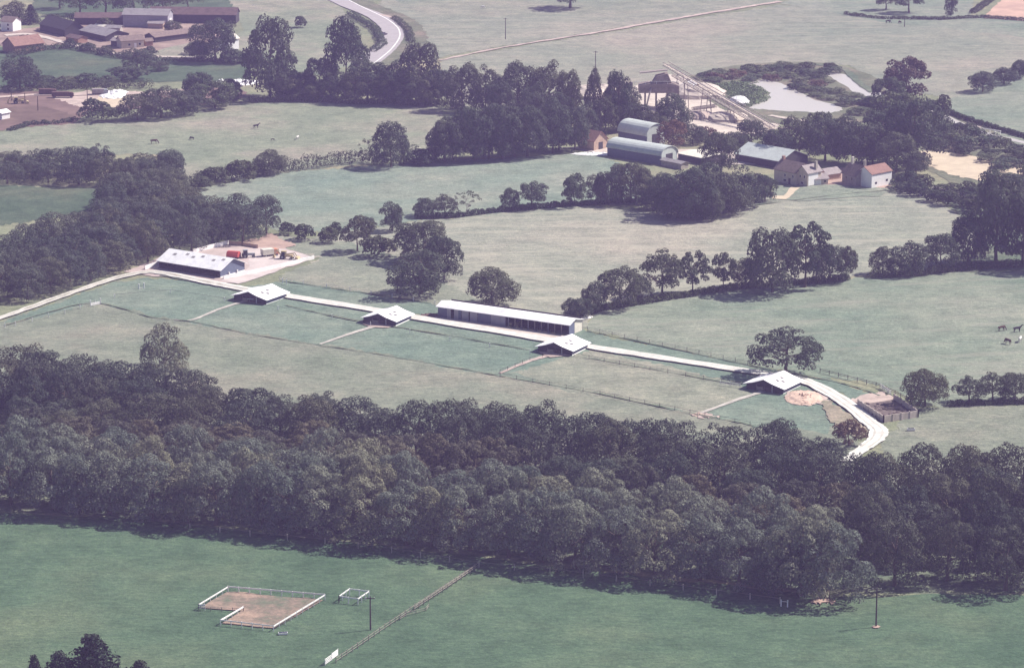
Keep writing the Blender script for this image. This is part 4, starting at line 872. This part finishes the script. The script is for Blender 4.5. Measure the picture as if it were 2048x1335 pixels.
cone('white gravel pile seen between the trees left of the works', (1175,192), 9, 4, 'gravel', 5)
cone('second white gravel pile between the trees, nearer the works', (1203,190), 7, 4, 'gravel', 6)
cone('tiny white gravel pile by the pond edge', (1478,208), 4, 3, 'white_paint', 7)
# conveyor and screening tower
t_ = empty('gravel_works', P(1312,216), 0, 'rusty screening tower on stilts at the head of the long conveyor', 'gravel works'); 
for x in (-8, -4, 0, 4, 8):
    for y in (-3, 3): MB().box(x-.2, y-.2, 0, x+.2, y+.2, 6).build('leg', 'steel', t_)
MB().box(-6.4, -3.4, 6, 8.2, 3.4, 8.6).prism([(-6.4, 8.6), (8.2, 8.6), (5, 9.4), (-3, 9.4)], -3.4, 3.4, 'y').build('hopper', 'dusty', t_)
MB().prism([(-1.5, 9.4), (5.5, 9.4), (4, 13), (0, 12)], -2.6, 2.6, 'y').build('screen_house', 'dusty', t_)
MB().prism([(-15, 8.0), (-8.6, 7.2), (-8.6, 9.4), (-14, 9.2)], -2.2, 2.2, 'y').build('side_chute', 'dusty', t_)
m_ = MB().beam((-6, 0, 13), (4, 0, 14), 3.0, .3); m_.build('walkway', 'steel', t_)
for x in range(-8, 9, 4): MB().beam((x, -3.5, 9.3), (x, -3.5, 10.3), .12, .12).build('rail_post', 'white_paint', t_)
MB().beam((-8, -3.5, 10.3), (8, -3.5, 10.3), .1, .1).build('rail', 'white_paint', t_)
MB().beam((-2, -3.5, 8), (-4, -9, 1.4), .6, .25).build('chute', 'steel', t_)
def conveyor(p0, h0, p1, h1, wd, label, nleg=3):
    a, b_ = P(*p0), P(*p1); o0 = a.copy(); t_ = empty('conveyor', o0, 0, label, 'conveyor')
    A = Vector((0, 0, h0)); B = b_-o0+Vector((0, 0, h1)); d = (B-A); s_ = d.cross(Vector((0, 0, 1))).normalized()*wd/2; up = Vector((0, 0, 1.1))
    for sg in (-1, 1):
        m_ = MB().beam(A+s_*sg, B+s_*sg, .18, .22).beam(A+s_*sg+up, B+s_*sg+up, .15, .18); n = 22
        for k in range(n): m_.beam(A+d*k/n+s_*sg, A+d*(k+1)/n+s_*sg+up*(1 if k % 2 else 1), .08, .08).beam(A+d*(k+1)/n+s_*sg, A+d*(k+1)/n+s_*sg+up, .08, .08)
        m_.build('side_truss', 'steel', t_)
    MB().beam(A+Vector((0, 0, .3)), B+Vector((0, 0, .3)), wd*.7, .1).build('belt', 'gravel', t_)
    for k in range(nleg):
        q = A+d*(k+.6)/(nleg+.3)
        for sg in (-1, 1): MB().beam(q+s_*sg, Vector((q.x, q.y, 0))+s_*sg*2, .2, .2).build('leg', 'steel', t_)
    return t_
conveyor((1330,203), 13.5, (1555,262), .6, 2.4, 'long inclined conveyor running down from the screening tower to the right', 4)
conveyor((1345,214), 11.5, (1545,270), .5, 1.2, 'thinner conveyor or walkway just below the long inclined one', 4)
conveyor((1432,232), 3.2, (1385,224), .6, 1.0, 'small low conveyor standing on the gravel yard', 1)
house('works_shed', 'small bright roofed shed below the conveyor at the works', (1362,188), (1376,194), 8, 3.5, 4.8, 'rust', 'white_paint', 'x')
a_ = [P(1440+22*math.cos(t), 240+6*math.sin(t)) for t in [i*.4 for i in range(9)]]
m_ = MB()
for p, q in zip(a_, a_[1:]): m_.beam(p+Vector((0, 0, .2)), q+Vector((0, 0, .2)), .5, .4)
tag(m_.build('curved_rail', 'steel'), 'curved rail on the gravel yard in front of the piles', 'rail')
# ------------------------------------------------------------------ poles
def pole(x, yb, yt, label, cross=True, mat='wood_dark', pw=.17):
    h = (yb-yt)/(sc(yb)*.972); t_ = empty('utility_pole', P(x, yb), tg.uniform(-.4, .4), label, 'pole', 'utility poles')
    MB().tube((0, 0, 0), (0, 0, h), pw, pw*.7, 8).build('shaft', mat, t_)
    if cross:
        MB().box(-.9, -.08, h-.5, .9, .08, h-.36).build('crossarm', mat, t_)
        for k in (-.8, 0, .8): MB().tube((k, 0, h-.36), (k, 0, h-.14), .05, .04, 6).build('insulator', 'white_paint', t_)
pole(741, 1259, 1190, 'dark pole beside the small white pen'); pole(1752, 1253, 1172, 'dark pole alone in the pasture at lower right')
pole(1011, 79, 37, 'dark pole in the pale field at the top'); pole(1191, 150, 103, 'dark pole above the belt of trees left of the works')
pole(23, 202, 178, 'leftmost pole on the brown earth', False); pole(50, 206, 186, 'short pole second from the left on the brown earth', False); pole(76, 222, 193, 'pole in the middle of the brown earth', False); pole(175, 207, 178, 'pole beside the debris of the earth yard', False)
# ------------------------------------------------------------------ vehicles
def wheel(parent, x, y, r, w_=.25):
    t = MB().tube((x, y-w_/2, r), (x, y+w_/2, r), r, r, 14).build('wheel', 'tyre', parent)
    MB().tube((x, y-w_/2-.02, r), (x, y+w_/2+.02, r), r*.5, r*.5, 10).build('rim', 'grey_paint', t)
def lorry(p, rz, label, cab='orange_paint', box='wall_cream', L=5.2, name='lorry'):
    t_ = empty(name, P(*p), rz, label, 'lorry')
    MB().prism([(L-1.6, .6), (L, .6), (L, 1.35), (L-.35, 2.1), (L-1.6, 2.15)], -.95, .95, 'y').build('cab', cab, t_)
    MB().prism([(L-.3, 1.42), (L-.02, 1.42), (L-.33, 2.0), (L-.55, 2.0)], -.97, .97, 'y').build('windscreen', 'glass_dark', t_)
    MB().box(0, -1.0, .7, L-1.7, 1.0, 2.3).build('body', box, t_); MB().box(0, -.5, .5, L-.2, .5, .69).build('chassis', 'wood_dark', t_)
    for x in (.9, L-.9):
        for y in (-.85, .85): wheel(t_, x, y, .42)
def car(p, rz, label, mat, name='car'):
    t_ = empty(name, P(*p), rz, label, 'car')
    MB().prism([(0, .3), (4.1, .3), (4.1, .75), (3.1, .9), (.3, .95), (0, .8)], -.8, .8, 'y').build('body', mat, t_)
    MB().prism([(.5, .93), (3.0, .9), (2.4, 1.38), (.9, 1.4)], -.68, .68, 'y').build('cabin', 'glass_dark', t_); MB().box(.95, -.66, 1.4, 2.35, .66, 1.45).build('roof', mat, t_)
    for x in (.8, 3.3):
        for y in (-.75, .75): wheel(t_, x, y, .32, .2)
lorry((524,514), .5, 'faded orange lorry with a cream box body parked in the stable yard')
t_ = empty('trailer', P(456,516), -.35, 'bright red covered trailer parked behind the stable roof', 'trailer')
MB().prism([(-1.2, .7), (1.2, .7), (1.2, 1.5), (.6, 2.2), (-.6, 2.2), (-1.2, 1.5)], 0, 3.6, 'x').build('cover', 'red_paint', t_); MB().box(-.2, -1.1, .5, 3.8, 1.1, .69).build('bed', 'wood_dark', t_)
MB().beam((3.8, 0, .55), (5.2, 0, .5), .12, .12).build('drawbar', 'wood_dark', t_)
for x in (1.0, 2.6):
    for y in (-1, 1): wheel(t_, x, y, .42)
def tractor(p, rz, label, mat, loader=False, name='tractor'):
    t_ = empty(name, P(*p), rz, label, 'tractor' if not loader else 'digger')
    MB().prism([(1.1, .8), (3.2, .8), (3.2, 1.4), (1.1, 1.5)], -.42, .42, 'y').build('bonnet', mat, t_)
    m_ = MB(); [m_.box(x, y, 1.2, x+.08, y+.08, 2.4) for x in (-.2, 1.0) for y in (-.7, .62)]; m_.box(-.3, -.75, 2.4, 1.15, .75, 2.5); m_.build('cab_frame', mat, t_)
    MB().box(-.15, -.6, 1.35, .95, .6, 2.38).build('cab_glass', 'glass_dark', t_)
    MB().box(-.3, -.5, .6, 1.1, .5, 1.34).build('rear_body', mat, t_)
    for y in (-.85, .85): wheel(t_, .2, y, .75, .4); wheel(t_, 2.8, y, .42, .25)
    if loader:
        for y in (-.7, .7): MB().beam((.9, y, 1.5), (3.6, y, 1.9), .14, .2).build('loader_arm', mat, t_); MB().beam((3.6, y, 1.9), (4.4, y, .6), .14, .2).build('loader_arm', mat, t_)
        MB().prism([(4.2, .2), (5.2, .2), (4.9, .95), (4.2, 1.0)], -1.1, 1.1, 'y').build('bucket', mat, t_)
        MB().beam((-.3, 0, 1.0), (-1.6, 0, 2.8), .22, .3).beam((-1.6, 0, 2.8), (-2.6, 0, 1.0), .2, .26).build('digger_arm', mat, t_)
        MB().prism([(-2.9, .4), (-2.2, .4), (-2.3, 1.1), (-2.8, 1.1)], -.4, .4, 'y').build('rear_bucket', mat, t_)
tractor((488,516), .2, 'small grey tractor hitched beside the red trailer', 'grey_paint')
tractor((565,518), -.25, 'yellow digger with raised arms by the yard wall', 'yellow_paint', True, 'digger')
tractor((30,208), .2, 'small yellow digger on the brown earth at the left edge', 'yellow_paint', True, 'digger')
lorry((78,190), .05, 'rusty red lorry on the earth yard track, left one of the two', 'rust', 'rust', 6.5)
lorry((104,196), .05, 'larger rusty lorry on the earth yard track, right one of the two', 'rust', 'rust', 8)
lorry((184,190), .1, 'grey flat lorry near the debris of the earth yard', 'grey_paint', 'tile_grey', 6)
car((762,73), 1.1, 'dark car driving on the bend of the main road', 'wall_dark')
heap('pipe_stack', 'grey pipes and poles leaning by the near yard wall', (598,520), 16, (3, 1.2), .25, 'grey_paint', 'pipe stack', 12, .7)
t_ = empty('water_trough', P(1822,861), 0, 'small white trough on bare ground right of the track end', 'trough'); m_ = MB().box(-.9, -.4, .1, .9, .4, .6); m_.build('tank', 'white_paint', t_); MB().box(-.82, -.32, .605, .82, .32, .62).build('water', 'glass_dark', t_)
t_ = empty('water_trough', P(566,1268), .2, 'white trough on the grass below the riding arena corner', 'trough'); MB().box(-.9, -.4, .1, .9, .4, .45).build('tank', 'white_paint', t_); MB().box(-.82, -.32, .455, .82, .32, .47).build('water', 'glass_dark', t_)
t_ = empty('loose_box', P(503,604), -.2, 'small pale shelter bench before the first small stable', 'shelter'); MB().box(-.9, -.9, 1.0, .9, -.1, 1.1).build('top', 'white_paint', t_)
for x in (-.8, .7): MB().box(x, -.8, 0, x+.1, -.2, 1).build('leg', 'wood_dark', t_)
# ------------------------------------------------------------------ animals (one skinned body each)
def horse(p, rz, label, mat, graze=True, s_=1.0, cat='horse'):
    if graze: neck = [(.85, 0, 1.3), (1.15, 0, .9), (1.35, 0, .45), (1.5, 0, .12)]
    else: neck = [(.85, 0, 1.35), (1.15, 0, 1.65), (1.35, 0, 1.9), (1.75, 0, 1.7)]
    vs = [(-.7, 0, 1.25), (-.25, 0, 1.15), (.25, 0, 1.15), (.62, 0, 1.25)]+neck; rr = [.30, .32, .33, .30, .22, .15, .13, .08]
    es = [(i, i+1) for i in range(7)]
    for x, hind, root in ((-.68, True, 0), (.6, False, 3)):
        for y in (-.2, .2):
            n = len(vs)
            if hind: pts = [(x-.02, y, .95), (x+.12, y, .72), (x-.14, y, .45), (x-.08, y, .22), (x-.05, y, .02)]
            else: pts = [(x, y, .95), (x+.02, y, .7), (x+.02, y, .45), (x+.02, y, .2), (x+.05, y, .02)]
            vs += pts; rr += [.15, .10, .065, .05, .06]; es += [(root, n)]+[(n+i, n+i+1) for i in range(4)]
    n = len(vs); vs += [(-1.0, 0, 1.25), (-1.1, 0, .7)]; rr += [.06, .07]; es += [(0, n), (n, n+1)]
    me = bpy.data.meshes.new('horse'); me.from_pydata(vs, es, []); o = link(cat, me, None, P(*p)); o.rotation_euler = (0, 0, rz); o.scale = (s_, s_, s_)

    md = o.modifiers.new('skin', 'SKIN')
    for i, v in enumerate(me.skin_vertices[0].data): v.radius = (rr[i], rr[i]); v.use_root = i == 0
    o.modifiers.new('sub', 'SUBSURF').levels = 1; o.modifiers['sub'].render_levels = 1
    me.materials.append(MAT[mat]); return tag(o, label, cat)
horse((512,257), .3, 'dark horse standing highest in the horse field', 'horse_dark', False)
horse((308,288), .1, 'brown horse grazing lowest left in the horse field', 'horse_brown', True, 1.15)
horse((384,280), 2.6, 'small dark horse grazing between the brown horse and the standing one', 'horse_dark', True, .8)
horse((595,279), 1.2, 'white horse grazing in the right half of the horse field', 'horse_white', True, .9)
horse((545,282), .1, 'dark foal lying low beside the white horse', 'horse_dark', True, .6)
horse((965,17), .2, 'white cow grazing at the top edge', 'horse_white', True, .8, 'cow'); horse((1776,47), .2, 'dark cow left of the far pole at top right', 'horse_dark', True, 1, 'cow'); horse((1800,48), 2, 'brown cow right of the dark cow at top right', 'horse_brown', True, .9, 'cow')
for q, rz_, mt, lb in (((2003,662), .4, 'horse_brown', 'brown cow grazing leftmost of the cattle at the right edge'), ((2016,688), 2.2, 'horse_brown', 'brown cow grazing lowest of the cattle at the right edge'),
                   ((2034,664), .2, 'horse_dark', 'dark cow standing highest of the cattle at the right edge'), ((2040,684), 1.2, 'horse_white', 'pale cow rightmost of the cattle at the right edge')):
    horse(q, rz_, lb, mt, mt != 'horse_dark', 1.05, 'cow')
pole(1809, 54, 32, 'thin pole beside the cows at top right', False)
# ------------------------------------------------------------------ haze
mh = bpy.data.materials.new('haze'); mh.use_nodes = True; t = mh.node_tree
for nd in list(t.nodes):
    if nd.type == 'BSDF_PRINCIPLED': t.nodes.remove(nd)
v = t.nodes.new('ShaderNodeVolumePrincipled'); v.inputs['Color'].default_value = (.60, .46, 1.0, 1); v.inputs['Density'].default_value = .00014; v.inputs['Anisotropy'].default_value = 0
t.links.new(v.outputs[0], t.nodes['Material Output'].inputs['Volume'])
o = MB().box(-4050, -1550, -1, 4050, 6550, HCAM+4).build('haze', 'concrete'); o.data.materials.clear(); o.data.materials.append(mh); tag(o, 'pale violet summer haze filling the air over the fields', 'haze', kind='stuff')
